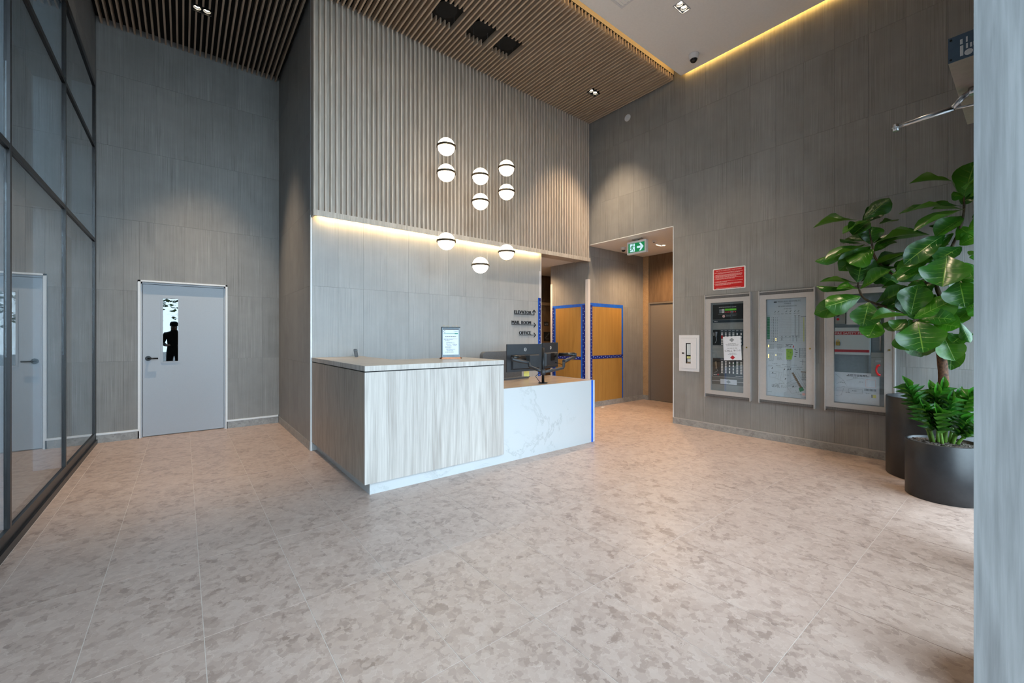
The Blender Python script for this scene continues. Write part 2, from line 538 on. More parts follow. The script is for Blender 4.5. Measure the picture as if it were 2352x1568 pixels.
def piece(name, dx, dy, dz, mat, parent, loc, bev=0.0):
    """a small box sharing its mesh with every other of the same size; loc = centre"""
    k = (name, round(dx, 4), round(dy, 4), round(dz, 4), mat)
    if k not in _sh:
        _sh[k] = MB().box(-dx / 2, dx / 2, -dy / 2, dy / 2, -dz / 2, dz / 2).mesh(name, mat)
    return link(name, _sh[k], parent, loc)
RW = R(-90)   # rotation of things on walls that face -X (local -Y looks into the room)
# ------------------------------------------------------------------ the building
GX, YD, X2, YS, YR, XR, YB = -0.875, 7.39, 1.185, 5.19, 5.33, 6.01, 5.25
ZS, ZT, ZC, ZR = 5.34, 5.420, 5.33, 5.60
XE, YF, ZA, ZB = 7.78, 7.30, 2.81, 3.07

def rects_minus(rs, hole):
    a0, a1, b0, b1 = hole
    out = []
    for (x0, x1, y0, y1) in rs:
        if a1 <= x0 or a0 >= x1 or b1 <= y0 or b0 >= y1:
            out.append((x0, x1, y0, y1)); continue
        if a0 > x0: out.append((x0, a0, y0, y1))
        if a1 < x1: out.append((a1, x1, y0, y1))
        m0, m1 = max(x0, a0), min(x1, a1)
        if b0 > y0: out.append((m0, m1, y0, b0))
        if b1 < y1: out.append((m0, m1, b1, y1))
    return out
def cells(x0, x1, y0, y1, px, py, ox, oy, holes=()):
    out = []
    i = math.floor((x0 - ox) / px)
    while ox + i * px < x1 - 1e-6:
        j = math.floor((y0 - oy) / py)
        while oy + j * py < y1 - 1e-6:
            r = (max(x0, ox + i * px), min(x1, ox + (i + 1) * px), max(y0, oy + j * py), min(y1, oy + (j + 1) * py))
            rs = [r]
            for h in holes:
                rs = rects_minus(rs, h)
            out += [q for q in rs if q[1] - q[0] > 0.015 and q[3] - q[2] > 0.015]
            j += 1
        i += 1
    return out
def core(name, facing, plane, a0, a1, z0, z1, depth, holes, mat='wall_core'):
    """wall body behind the cladding, with its openings left open"""
    mb = MB()
    rs = [(a0, a1, z0, z1)]
    for h in holes:
        rs = rects_minus(rs, h)
    for (b0, b1, c0, c1) in rs:
        if facing == 'y':
            mb.box(b0, b1, plane, plane + depth, c0, c1)
        else:
            mb.box(plane, plane + depth, b0, b1, c0, c1)
    return struct(mb.build(name, mat))
def clad(parent, facing, plane, a0, a1, z0, z1, ox, pitch, holes=(), mat='panel', oz=0.10, pz=0.9275, th=0.008, gap=0.0016):
    for (b0, b1, c0, c1) in cells(a0, a1, z0, z1, pitch, pz, ox, oz, holes):
        w, h = b1 - b0 - gap, c1 - c0 - gap
        if facing == 'y':
            piece('panel', w, th, h, mat, parent, Vector(((b0 + b1) / 2, plane + th / 2, (c0 + c1) / 2)) - parent.location)
        else:
            piece('panel', th, w, h, mat, parent, Vector((plane + th / 2, (b0 + b1) / 2, (c0 + c1) / 2)) - parent.location)

# floor: grout bed with stone tiles laid on it
floor = struct(MB().box(-3.2, 8.6, -1.75, 8.3, -0.25, -0.0015).build('floor', 'grout'))
for (x0, x1, y0, y1) in (cells(GX + .032, XR, -1.6, YD + .05, .4185, .828, -.762, 3.97, [(1.25, 4.86, YR + .01, 8.0)])
                         + cells(XR, XE, 3.515, YB, .4185, .828, -.762, 3.97) + cells(XR, 7.5, 6.27, YF, .4185, .828, -.762, 3.97)):
    piece('tile', x1 - x0 - .003, y1 - y0 - .003, .0015, 'tile', floor, ((x0 + x1) / 2, (y0 + y1) / 2, -.00075))

# back wall with the grey door
wall_back = core('wall_back', 'y', YD + .008, GX - .3, X2 + .4, 0, ZR, .20, [(-.452, .502, 0, 2.09)])
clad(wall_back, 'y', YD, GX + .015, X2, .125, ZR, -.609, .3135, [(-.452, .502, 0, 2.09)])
bb = struct(MB().box(GX + .015, -.455, YD - .012, YD + .008, 0, .10).box(.505, X2 - .012, YD - .012, YD + .008, 0, .10).build('baseboard_back', 'base_tile'))
MB().box(GX + .015, -.455, YD - .014, YD + .008, .10, .124).box(.505, X2 - .012, YD - .014, YD + .008, .10, .124).build('top_edge', 'white_trim', bb)

door = struct(MB().box(-.452, -.425, YD + .03, YD + .12, 0, 2.09).box(.475, .502, YD + .03, YD + .12, 0, 2.09).box(-.452, .502, YD + .03, YD + .12, 2.06, 2.09).build('door_1', 'door'))
MB().box(-.468, -.440, YD - .012, YD + .03, 0, 2.105).box(.490, .515, YD - .012, YD + .03, 0, 2.105).box(-.468, .515, YD - .012, YD + .03, 2.085, 2.105).build('door_trim', 'white_trim', door)
leaf = MB()
for q in rects_minus([(-.42, .472, .01, 2.055)], (-.216, -.05, 1.01, 1.88)):
    leaf.box(q[0], q[1], YD + .04, YD + .085, q[2], q[3])
leaf = leaf.build('door_leaf', 'door', door)
fr = MB()
for q in rects_minus([(-.234, -.032, .992, 1.898)], (-.214, -.052, 1.012, 1.878)):
    fr.box(q[0], q[1], YD + .032, YD + .04, q[2], q[3])
fr.build('vision_frame', 'door', leaf)
MB().box(-.216, -.05, YD + .052, YD + .058, 1.01, 1.88).build('pane', 'vision', leaf)
h = MB().cyl((-.365, YD + .04, 1.057), (-.365, YD + .028, 1.057), .033, seg=20).cyl((-.365, YD + .028, 1.057), (-.365, YD - .012, 1.057), .011, seg=12)
h.tube([(-.372, YD - .012, 1.057), (-.33, YD - .014, 1.057), (-.262, YD - .012, 1.057)], .0095, 10).build('handle', 'black_metal', leaf)
struct(box('wall_behind_door', -.9, .9, 7.75, 7.8, 0, 2.4, 'wall_core'))

# short return wall between door and reception
wall_return = core('wall_return', 'x', X2 + .008, YR + .008, YD, 0, ZR, .2, [])
clad(wall_return, 'x', X2, YR + .012, YD, .10, ZR, YR + .05, .3135)
struct(box('baseboard_return', X2 - .008, X2 + .008, YR + .012, YD - .014, 0, .10, 'base_tile'))

# reception wall, pale cladding, solid core behind it
wall_reception = struct(box('wall_reception', X2 + .208, 4.87, YR + .008, YF, 0, ZA, 'wall_core'))
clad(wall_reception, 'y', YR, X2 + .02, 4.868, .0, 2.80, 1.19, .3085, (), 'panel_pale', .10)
struct(box('trim_1', X2 - .004, X2 + .016, YR - .012, YR + .010, 0, 2.79, 'white_trim'))
struct(box('trim_2', 4.868, 4.880, YR - .004, YR + .12, 0, 2.79, 'white_trim'))

# slatted feature wall above it
feature = struct(MB().box(X2 + .004, XR - .002, YB, YR + .25, 2.80, ZR).build('wall_slatted', 'slat_back'))
MB().box(X2, XR, YS, YS + .022, 2.762, 2.828).box(X2, X2 + .02, YS + .022, YR, 2.762, 2.828).build('bottom_rail', 'slat_wall', feature)
PX0, PIT = 1.196, .0627
k = 0
while PX0 + k * PIT < XR - .005:
    piece('slat', .019, YB - YS, ZT - 2.828, 'slat_wall', feature, (PX0 + k * PIT, (YS + YB) / 2, (ZT + 2.828) / 2))
    k += 1
led = thing('led_strip', 'warm white light strip under the slatted wall above the desk', 'light strip', (3.05, 5.29, 2.785))
MB().box(-1.80, 1.80, -.008, .008, 0, .006).build('diffuser', 'led', led)
MB().box(-1.81, 1.81, -.012, .012, .006, .015).build('channel', 'steel', led)

# slatted ceiling
ceiling = struct(MB().box(GX, X2, 3.50, YD, ZT, ZT + .02).box(X2, XR, 3.50, YB, ZT, ZT + .02).build('ceiling', 'black'))
GAPS = [(2.557, .145, 4.53, .175), (3.067, .145, 4.53, .175), (3.501, .145, 4.53, .175), (5.27, .105, 4.49, .075), (.185, .105, 6.34, .085)]
k = -32
while PX0 + k * PIT < XR - .005:
    x = PX0 + k * PIT
    y1 = YS if x > X2 - .02 else YD - .001
    spans = [(3.49, y1)]
    for (gx, gw, gy, gh) in GAPS:
        if abs(x - gx) < gw:
            spans = [s_ for a, b in spans for s_ in ((a, min(b, gy - gh)), (max(a, gy + gh), b)) if s_[1] - s_[0] > .05]
    for a, b in spans:
        piece('slat', .019, b - a, ZT - ZS, 'slat_ceil', ceiling, (x, (a + b) / 2, (ZT + ZS) / 2))
    k += 1

# plain white ceiling with lit slots along the slats and along the right wall
cut = [(4.618, 4.832, 2.588, 2.708), (4.193, 4.407, .89, 1.01)]
mb = MB()
rs = [(GX + .02, 5.955, -1.62, 3.35)]
for c_ in cut + [(2.19, 2.66, -1.7, .14), (2.65, 6.1, -1.7, -.02)]:
    rs = rects_minus(rs, c_)
for q in rs:
    mb.box(q[0], q[1], q[2], q[3], ZC, ZC + .04)
ceiling_white = struct(mb.build('ceiling_entrance', 'white_paint'))
MB().box(GX + .02, XR, 3.50, 3.52, ZT + .02, ZR).build('cove_panel', 'tan', ceiling_white)
roof = struct(MB().box(-3.3, 2.65, -1.75, 8.3, ZR, ZR + .2).box(2.65, 8.6, -.12, 8.3, ZR, ZR + .2).build('roof_sky_blocker', 'wall_core'))  # unseen roof slab, closes the shell to block the sky
c1 = thing('cove_light_strip', 'amber cove light along the edge of the slatted ceiling', 'light strip', (2.5, 3.325, ZC + .042))
MB().box(-3.3, 3.35, -.006, .006, .004, .014).build('diffuser', 'led_cove', c1)
MB().box(-3.3, 3.35, -.012, .012, 0, .004).build('channel', 'steel', c1)
c2 = thing('cove_light_strip', 'amber cove light in the ceiling slot along the right wall', 'light strip', (5.952, 1.7, ZC + .042))
MB().box(-.004, .006, -1.6, 1.6, .004, .014).build('diffuser', 'led_slot', c2)
MB().box(-.014, .003, -1.6, 1.6, 0, .004).build('channel', 'steel', c2)

# right wall with the corridor opening
OPEN = (3.515, YB, 0, ZB)
wall_right = core('wall_right', 'x', XR + .008, -.10, YB, 0, ZR, .2, [(3.515, YB, 0, ZB + .06)])
clad(wall_right, 'x', XR, -.08, YB, .10, ZR, 1.461, .3085, [(3.515, YB, 0, ZB)])
bbr = struct(box('baseboard_right', XR - .012, XR + .008, 0.0, 3.513, 0, .085, 'base_tile'))
box('top_edge', XR - .013, XR + .008, 0.0, 3.513, .085, .098, 'alu', bbr)
struct(MB().box(XR - .004, XR + .012, 3.503, 3.515, 0, ZB + .012).box(XR - .004, XR + .012, 3.503, YS, ZB, ZB + .012).build('trim_3', 'white_trim'))

# corridor block, corridors behind the opening and beside the reception wall
wall_block = struct(box('wall_corridor', XR + .208, XE, YB + .008, 6.27, 0, ZB + .1, 'wall_core'))
box('core', XR + .008, XR + .208, YB + .008, 6.27, 0, ZB + .1, 'wall_core', wall_block)
clad(wall_block, 'y', YB, XR, XE, .10, ZB, 6.02, .3085)
clad(wall_block, 'x', XR, YB + .009, 6.27, .0, ZA, YB, .3085)
struct(box('baseboard_corridor', 6.01, XE, YB - .012, YB + .006, 0, .10, 'base_tile'))
for nm_, rc, hl, zc in (('ceiling_corridor', (XR + .012, XE + .1, 3.4, YB), (6.90, 7.106, 4.294, 4.404), ZB), ('ceiling_passage', (4.87, 7.5, YR + .01, YF), (5.347, 5.553, 6.495, 6.605), ZA)):
    mb = MB()
    for q in rects_minus([rc], hl):
        mb.box(q[0], q[1], q[2], q[3], zc, zc + .05)
    struct(mb.build(nm_, 'white_paint'))
wall_end = core('wall_end', 'x', XE + .02, 3.3, YB, 0, ZB, .15, [(4.20, 5.10, 0, 2.06)])
MB().box(XE, XE + .02, 3.3, 5.105, 2.075, ZB).build('wood_panel', 'dark_wood', wall_end)
MB().box(XE, XE + .02, 5.12, YB, .1, 1.02).box(XE, XE + .02, 5.12, YB, 1.025, 1.6).box(XE, XE + .02, 5.12, YB, 1.605, ZB).build('wood_jamb', 'light_wood', wall_end)
MB().box(XE - .006, XE + .02, 5.12, YB - .013, 0, .1).build('plinth', 'base_tile', wall_end)
struct(box('wall_corridor_side', XR + .2, XE, 3.4, 3.512, 0, ZB, 'wall_core'))
d2 = struct(MB().box(XE + .004, XE + .12, 5.085, 5.12, 0, 2.075).box(XE + .004, XE + .12, 4.18, 4.215, 0, 2.075).box(XE + .004, XE + .12, 4.215, 5.085, 2.045, 2.075).build('door_2', 'door2'))
box('door_leaf', XE + .03, XE + .075, 4.218, 5.082, .008, 2.042, 'door2', d2)
wall_far = struct(box('wall_passage_end', 4.87, 7.5, YF, YF + .2, 0, ZA, 'dark_wood'))
box('rail', 4.88, 7.5, YF - .02, YF, 2.10, 2.17, 'light_wood', wall_far)
box('door_frame', 4.88, 7.5, YF - .008, YF, 1.98, 2.0, 'dark_wood', wall_far)
struct(box('wall_passage_side', 7.5, 7.7, 6.27, YF, 0, ZA, 'dark_wood'))

# glazed partition on the left
win = struct(MB().box(GX - .05, GX + .03, -1.6, YD - .002, 0, .05).box(GX - .05, GX + .012, -1.6, YD - .002, .05, .13).box(GX - .05, GX + .014, -1.6, YD - .002, 4.49, 4.56).build('window_1', 'bronze'))
MUL = [-.73, .87, 2.47, 4.07, 5.67, 7.345]
for y in MUL:
    w = .030 if y < 7 else .042
    box('mullion', GX - .012, GX + .014, y - w / 2, y + w / 2, .13, 4.49, 'bronze', win)
    box('fin', GX - .19, GX - .012, y - .025, y + .025, .13, 4.49, 'blue_fin', win)
for i in range(5):
    a, b = MUL[i] + .016, MUL[i + 1] - .022
    for z in (2.565, 3.745):
        box('transom', GX - .012, GX + .012, a, b, z - .02, z + .02, 'bronze', win)
        box('transom_fin', GX - .19, GX - .012, a + .01, b - .01, z - .03, z + .03, 'blue_fin', win)
    for z0, z1 in ((.13, 2.545), (2.585, 3.725), (3.765, 4.49)):
        box('pane', GX - .006, GX, a, b, z0, z1, 'glass', win)
wl = struct(box('wall_left', GX - .23, GX - .0, -1.6, YD + .008, 4.56, ZR, 'wall_core'))
clad(wl, 'x', GX, -1.6, YD, 4.56, ZR, .3, .3085)
struct(box('wall_beyond_glass', -3.2, -3.0, -1.7, 7.6, 0, ZR, 'panel'))
struct(box('wall_beyond_glass_end', -3.0, GX - .2, 7.40, 7.6, 0, ZR, 'panel'))
struct(box('corridor_sky_blocker', 8.1, 8.25, 3.2, 6.4, 0, ZR, 'wall_core'))  # unseen closure added to stop sky light leaking in behind the corridor door
struct(box('canopy_daylight_blocker', 2.66, 6.3, -1.75, -.14, 3.35, 3.55, 'bronze'))  # unseen overhang added to cut daylight on the right wall and pots

# street glazing behind the camera and beside the planters
def facade(name, xs, y, ztr, ztop):
    f = struct(MB().box(xs[0], xs[-1], y - .04, y + .04, 0, .06).box(xs[0], xs[-1], y - .04, y + .04, ztop - .06, ztop).build(name, 'bronze'))
    for x in xs:
        box('mullion', x - .03, x + .03, y - .06, y + .06, .06, ztop - .06, 'bronze', f)
    for a, b in zip(xs, xs[1:]):
        zz = [.06] + ztr + [ztop - .06]
        for z in ztr:
            box('transom', a + .03, b - .03, y - .05, y + .05, z - .03, z + .03, 'bronze', f)
        for z0, z1 in zip(zz, zz[1:]):
            box('pane', a + .03, b - .03, y - .004, y + .004, z0 + (.03 if z0 > .07 else 0), z1 - (.03 if z1 < ztop - .07 else 0), 'clear', f)
    return f
facade('window_2', [GX + .04, .65, 2.17], -1.62, [2.6], ZC)
facade('window_3', [2.68, 3.55], -.07, [], 2.52)
facade('window_4', [3.88, 4.92, 5.975], -.07, [], 2.52)
struct(box('wall_above_entrance', 2.65, 6.2, -.15, -.03, 2.52, ZR, 'panel'))
struct(box('wall_entrance', 2.2, 2.65, -1.62, .133, 0, ZR, 'col_wood'))
struct(box('wall_entrance_pier', 3.58, 3.85, -.25, .04, 0, ZR, 'col_wood'))
struct(MB().box(2.65, 3.58, -.02, .12, 2.42, 2.80).build('trim_4', 'bronze'))
struct(MB().box(-30, 34, -40, -1.75, -.40, -.20).build('ground', 'asphalt'))
# ------------------------------------------------------------------ lights that hang or sit in the ceilings
def downlight(loc, label, energy, angle=62, target=None, blend=.8, mat='white', size=(.205, .11), color=(1.0, .77, .52)):
    t = thing('downlight', label, 'light', loc, 0, 'twin recessed downlights')
    w, d = size
    f = MB()
    for q in rects_minus([(-w / 2, w / 2, -d / 2, d / 2)], (-w / 2 + .008, w / 2 - .008, -d / 2 + .008, d / 2 - .008)):
        f.box(q[0], q[1], q[2], q[3], -.004, .05)
    f.box(-w / 2, w / 2, -d / 2, d / 2, .05, .056)
    f.build('housing', mat, t)
    for sx in (-1, 1):
        b = MB().lathe([(.040, .012), (.034, .040), (.0001, .040)], 20)
        l = b.build('reflector', 'steel', t, (sx * w * .235, 0, 0))
        MB().cyl((0, 0, .036), (0, 0, .039), .031, seg=20).build('lens', 'lamp', l)
        d_ = bpy.data.lights.new('downlight_beam', 'SPOT')
        d_.energy = energy
        d_.color = color
        d_.spot_size = R(angle)
        d_.spot_blend = blend
        d_.shadow_soft_size = .03
        so = bpy.data.objects.new('downlight_beam', d_)
        COL.objects.link(so)
        so.parent = t
        so.location = (sx * w * .235, 0, .008)
    return t
downlight((4.725, 2.648, ZC), 'twin downlight set flush in the plain white ceiling', 90, 75)
downlight((5.27, 4.49, ZS + .004), 'twin downlight between ceiling slats near the corridor opening', 260, 74, mat='black')
downlight((.185, 6.34, ZS + .004), 'twin downlight between ceiling slats above the grey door', 320, 60, mat='black')
downlight((7.003, 4.349, ZB - .001), 'twin downlight in the low corridor ceiling behind the exit sign', 88, 150, color=(1.0, .66, .36))
downlight((5.45, 6.55, ZA - .001), 'added unseen twin downlight brightening the passage beside the reception wall', 70, 150, color=(1.0, .66, .36))  # unseen fixture, added because the passage rendered too dark

downlight((4.30, .95, ZC), 'added out-of-view twin downlight warming the floor and planters', 130, 62)  # out of view, added to throw warm light on floor and plants
vent = thing('ceiling_vent', 'white slotted air grille in the plain white ceiling', 'vent', (4.04, 2.98, ZC))
f = MB()
for q in rects_minus([(-.13, .13, -.13, .13)], (-.105, .105, -.105, .105)):
    f.box(q[0], q[1], q[2], q[3], -.006, 0)
f.build('frame', 'white', vent)
for i in range(5):
    piece('slot_blade', .21, .022, .004, 'white_paint', vent, (0, -.084 + i * .042, -.003))

M['bronze_ring'] = plain('bronze_ring', (.085, .06, .035), .4, .7)
def pendant(x, zs, label):
    y = 4.53
    zt = ZT - .012
    t = thing('pendant_light', label, 'light', (x, y, zs[-1]), 0, 'globe pendants over the reception desk')
    z0 = zs[-1]
    MB().cyl((0, 0, zt - z0 - .012), (0, 0, zt - z0), .135, seg=36).build('canopy', 'black_metal', t)
    for sx in (-1, 1):
        MB().cyl((sx * .112, 0, 0), (sx * .112, 0, zt - z0 - .012), .0012, seg=6).build('cable', 'steel', t)
    for z in zs:
        g = MB().sphere((0, 0, 0), .106, 28, 18).build('globe', 'globe', t, (0, 0, z - z0))
        prof = [(.1065, -.011), (.1195, -.011), (.1195, .011), (.1065, .011), (.1065, -.011)]
        MB().lathe(prof, 40).build('ring', 'bronze_ring', g)
    return t
pendant(2.557, [3.703, 3.379, 2.532], 'globe pendant with three opal globes, nearest the left end of the desk')
pendant(3.067, [3.459, 3.126, 2.290], 'globe pendant in the middle, its lowest opal globe hanging lowest of all')
pendant(3.501, [3.677, 3.347, 2.517], 'globe pendant with three opal globes, nearest the corridor opening')

# ------------------------------------------------------------------ reception desk
FY = 3.49
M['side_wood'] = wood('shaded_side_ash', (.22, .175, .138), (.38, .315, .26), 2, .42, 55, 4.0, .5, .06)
desk = thing('reception_desk', 'L-shaped reception desk of pale ash laminate and white quartz', 'desk', (2.6, 3.53, 0))
def dp(name, mb, mat, parent=None):
    o = mb.build(name, mat, parent or desk)
    o.data.transform(Matrix.Translation((-2.6, -3.53, 0)))
    return o
Xa, Xb, Xc = 1.195, 2.66, 4.168
dp('counter_top', MB().flat([(Xa, FY), (Xb, FY), (Xb, 4.28), (1.78, 4.28), (1.78, YR - .014), (Xa, YR - .014)], 1.058, 1.103), 'desk_top')
edge = MB().box(Xa - .001, Xb + .001, FY - .001, FY + .002, 1.058, 1.1025).box(Xa - .001, Xa + .002, FY + .002, YR - .014, 1.058, 1.1025).box(Xb - .002, Xb + .001, FY + .002, 4.28, 1.058, 1.1025)
dp('top_edging', edge, 'desk_wood')
dp('shadow_gap', MB().flat([(Xa + .012, FY + .012), (Xb - .006, FY + .012), (Xb - .006, 4.26), (1.76, 4.26), (1.76, YR - .014), (Xa + .012, YR - .014)], 1.048, 1.058), 'reveal')
dp('front_panel', MB().box(Xa, Xb, FY, FY + .022, .105, 1.048), 'desk_wood')
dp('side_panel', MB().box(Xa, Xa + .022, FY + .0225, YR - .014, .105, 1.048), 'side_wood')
dp('end_panel', MB().box(Xb - .022, Xb, FY + .0225, 4.20, .80, 1.048), 'desk_wood')
dp('inner_panel', MB().box(Xa + .0225, Xb - .0225, 4.18, 4.20, .80, 1.048).box(1.70, 1.72, 4.20, YR - .014, .1, 1.048), 'desk_wood')
dp('stone_front', MB().box(Xa + .055, 4.10, 3.53, 3.552, 0, .765).box(Xb + .001, 4.10, 3.53, 3.552, .765, .792), 'quartz')
dp('stone_plinth', MB().box(Xa + .055, Xa + .077, 3.5525, YR - .014, 0, .105), 'quartz')
dp('stone_end', MB().box(4.135, Xc, 3.53, 4.38, 0, .792), 'quartz')
dp('tape_edge', MB().box(4.10, 4.135, 3.5285, 3.552, 0, .7925), 'tape')
dp('desktop', MB().box(Xa + .08, 4.134, 3.5525, 4.38, .755, .791), 'low_top')
dp('leg_panel', MB().box(2.70, 2.72, 3.5525, 4.30, 0, .755), 'desk_wood')
# ------------------------------------------------------------------ things on and behind the desk
menu = thing('menu_stand', 'clipboard-style notice stand with copper base on the counter top', 'notice stand', (2.36, 4.08, 1.103), R(-20))
b = MB()
pts = []
for cx_, sgn in ((.095, 1), (-.095, -1)):
    for k in range(9):
        a = R(-90 + 180 * k / 8) if sgn > 0 else R(90 + 180 * k / 8)
        pts.append((cx_ + .03 * math.cos(a), .036 * math.sin(a)))
b.flat(pts, 0, .012).flat([(x * .92, y * .75) for x, y in pts], .012, .018)
b.build('base', 'copper', menu)
MB().box(-.102, .102, .002, .010, .018, .352).build('board', 'cab_blue', menu)
MB().box(-.108, -.098, -.003, .012, .018, .358).box(-.108, .108, -.003, .012, .348, .358).build('edge_rail', 'black_metal', menu)
p = MB().rect(-.088, .090, .045, .325, -.0005, 0)
p.rect(-.088, .090, .325, .338, -.0006, 2).rect(-.080, .052, .279, .284, -.0012, 1).rect(.045, .082, .276, .287, -.0012, 1)
p.text('C', .036, -.082, .295, -.0012, 2)
p.words(.03, .082, .310, .003, -.0012, 3, 1).words(.045, .082, .302, .003, -.0012, 3, 2)
p.words(-.062, .066, .246, .006, -.0012, 2, 3)
for i, (x0, x1, z, m) in enumerate([(-.078, .075, .220, 3), (-.078, .02, .212, 3), (-.062, -.01, .198, 2), (-.05, .01, .184, 3), (-.05, .04, .174, 3), (-.05, -.035, .164, 3), (-.05, .0, .158, 3), (.02, .072, .158, 2), (-.04, .01, .147, 3), (.03, .065, .147, 3), (-.062, .006, .128, 2), (-.05, .0, .116, 3), (-.05, .05, .104, 3), (-.05, .03, .096, 3), (-.04, .025, .086, 3), (-.062, .034, .071, 2)]):
    p.words(x0, x1, z, .0042, -.0012, m, 10 + i)
p.build('paper', ['paper', 'teal', 'ink', 'ink_grey'], menu)
for x in (-.075, -.035, .03, .07):
    MB().tube([(x + .013 * math.cos(a), .004 + .004 * math.sin(2 * a), .352 + .020 * math.sin(a)) for a in [R(-20 + 22 * i) for i in range(11)]], .0016, 6).build('ring', 'brass', menu)

ph = thing('phone_handset', 'small black phone handset propped on the counter near the wall', 'phone', (1.66, 5.14, 1.103), R(-15))
pm = MB().rbox(-.021, .021, -.010, .012, .0, .098, .012)
for v_ in range(len(pm.v)):
    x, y, z = pm.v[v_]
    pm.v[v_] = (x - z * .16, y + z * .10, z)
pm.build('body', 'keys', ph)
km = MB()
for r_ in range(4):
    for c_ in range(3):
        z = .022 + r_ * .013
        x = -.012 + c_ * .0095 - z * .16
        km.box(x, x + .006, -.0118 + z * .10, -.008 + z * .10, z, z + .008)
km.build('keypad', 'keycap', ph)
MB().box(-.026, .012, -.0115 + .0082, -.006 + .0082, .078, .088).build('earpiece', 'screen_face', ph)

ZL = .791
def monitor(loc, rotz, w, hgt, label):
    t = thing('monitor', label, 'monitor', loc, rotz, 'computer monitors on the arm')
    MB().rbox(-w / 2, w / 2, .0, .016, 0, hgt, .006).build('bezel', 'screen_back', t)
    MB().rect(-w / 2 + .006, w / 2 - .006, .010, hgt - .006, 0, 0)
    s_ = MB().add([(w / 2 - .006, .0165, .012), (-w / 2 + .006, .0165, .012), (-w / 2 + .006, .0165, hgt - .006), (w / 2 - .006, .0165, hgt - .006)], [(0, 1, 2, 3)])
    s_.build('screen', 'screen_face', t)
    c = MB()
    c.add([(-w * .40, 0, hgt * .08), (w * .40, 0, hgt * .08), (w * .40, 0, hgt * .62), (-w * .40, 0, hgt * .62),
           (-w * .37, -.030, hgt * .12), (w * .37, -.030, hgt * .12), (w * .37, -.030, hgt * .57), (-w * .37, -.030, hgt * .57)],
          [(4, 5, 6, 7), (0, 1, 5, 4), (1, 2, 6, 5), (2, 3, 7, 6), (3, 0, 4, 7)])
    c.build('rear_housing', 'screen_back', t)
    g = MB().lathe([(.017, 0), (.022, 0), (.022, .0015), (.017, .0015), (.017, 0)], 24)
    g.v = [(x, -z - .0006, y) for x, y, z in g.v]
    g.text('DELL', .0135, 0, -.0048, -.0016, 0, 'C', width=.030)
    g.build('maker_badge', 'white_print', t, (0, 0, hgt * .80))
    MB().box(-.052, .052, -.036, -.030, hgt * .30, hgt * .30 + .104).build('mount_plate', 'black_metal', t)
    return t
m1 = monitor((3.55, 4.19, .893), 0, .61, .36, 'black monitor seen square from behind, left of the arm pole')
m2 = monitor((4.1125, 4.2925, .905), R(18.8), .47, .36, 'black monitor turned at an angle, right of the arm pole')

arm = thing('monitor_support', 'black dual monitor arm clamped to the low desk', 'monitor arm', (3.39, 3.67, ZL))
A = lambda x, y, z: (x - 3.39, y - 3.67, z - ZL)
MB().cyl((0, 0, 0), (0, 0, .008), .055, seg=24).build('base', 'black_metal', arm)
MB().cyl((0, 0, .008), (0, 0, .43), .0165, seg=16).build('pole', 'black_metal', arm)
MB().cyl((0, 0, .10), (0, 0, .165), .030, seg=20).build('collar', 'screen_back', arm)
MB().tube([A(3.41, 3.67, .925), A(3.62, 3.73, .932), A(3.86, 3.80, .945), A(3.885, 3.81, .965), A(3.885, 3.81, 1.02)], .019, 12).build('lower_arm', 'screen_back', arm)
MB().tube([A(3.885, 3.81, 1.03), A(4.06, 3.88, 1.05), A(4.255, 3.955, 1.072), A(4.262, 3.958, 1.085), A(4.262, 3.958, 1.125)], .021, 12).build('upper_arm', 'screen_back', arm)
MB().cyl(A(4.262, 3.958, 1.105), A(4.155, 4.165, 1.10), .027, .024, 14).cyl(A(4.155, 4.165, 1.10), A(4.128, 4.225, 1.07), .014, seg=10).build('gas_spring', 'dark_print', arm)
MB().tube([A(3.375, 3.68, .935), A(3.36, 3.76, .955), A(3.335, 3.85, .985), A(3.33, 3.86, 1.03)], .019, 12).build('lower_arm', 'screen_back', arm)
MB().tube([A(3.33, 3.86, 1.03), A(3.24, 3.92, 1.05), A(3.165, 3.97, 1.07), A(3.16, 3.975, 1.10)], .021, 12).build('upper_arm', 'screen_back', arm)
MB().cyl(A(3.16, 3.975, 1.095), A(3.45, 4.09, 1.085), .027, .024, 14).cyl(A(3.45, 4.09, 1.085), A(3.53, 4.150, 1.06), .014, seg=10).build('gas_spring', 'dark_print', arm)
for cb_ in ([A(4.12, 4.21, .99), A(4.16, 4.10, .96), A(4.22, 4.02, 1.02), A(4.24, 3.98, 1.07)], [A(3.40, 3.69, .93), A(3.44, 3.74, .86), A(3.42, 3.72, .80)], [A(3.38, 3.70, .93), A(3.35, 3.76, .87), A(3.37, 3.70, .80)]):
    MB().tube(cb_, .004, 6).build('cable', 'black_metal', arm)

kb = thing('keyboard', 'dark keyboard lying on the low desk under the monitors', 'keyboard', (3.42, 4.285, ZL), R(4))
MB().add([(-.23, -.065, 0), (.23, -.065, 0), (.23, .065, 0), (-.23, .065, 0), (-.23, -.065, .020), (.23, -.065, .020), (.23, .065, .010), (-.23, .065, .010)],
         [(3, 2, 1, 0), (4, 5, 6, 7), (0, 1, 5, 4), (1, 2, 6, 5), (2, 3, 7, 6), (3, 0, 4, 7)]).build('case', 'keys', kb)
kk = MB()
for r_ in range(5):
    for c_ in range(17):
        x, y = -.218 + c_ * .026, -.056 + r_ * .0235
        z = .0185 - (y + .06) * .077
        kk.box(x, x + .021, y, y + .019, z, z + .006)
kb_keys = kk.build('keys', 'keycap', kb)
kb_keys['kind'] = 'stuff'
nt = thing('sticky_note', 'yellow sticky notes leaning in a small dark holder behind the keyboard', 'note pad', (3.71, 4.345, ZL), R(-8))
MB().box(-.045, .045, -.012, .02, 0, .012).build('holder', 'keys', nt)
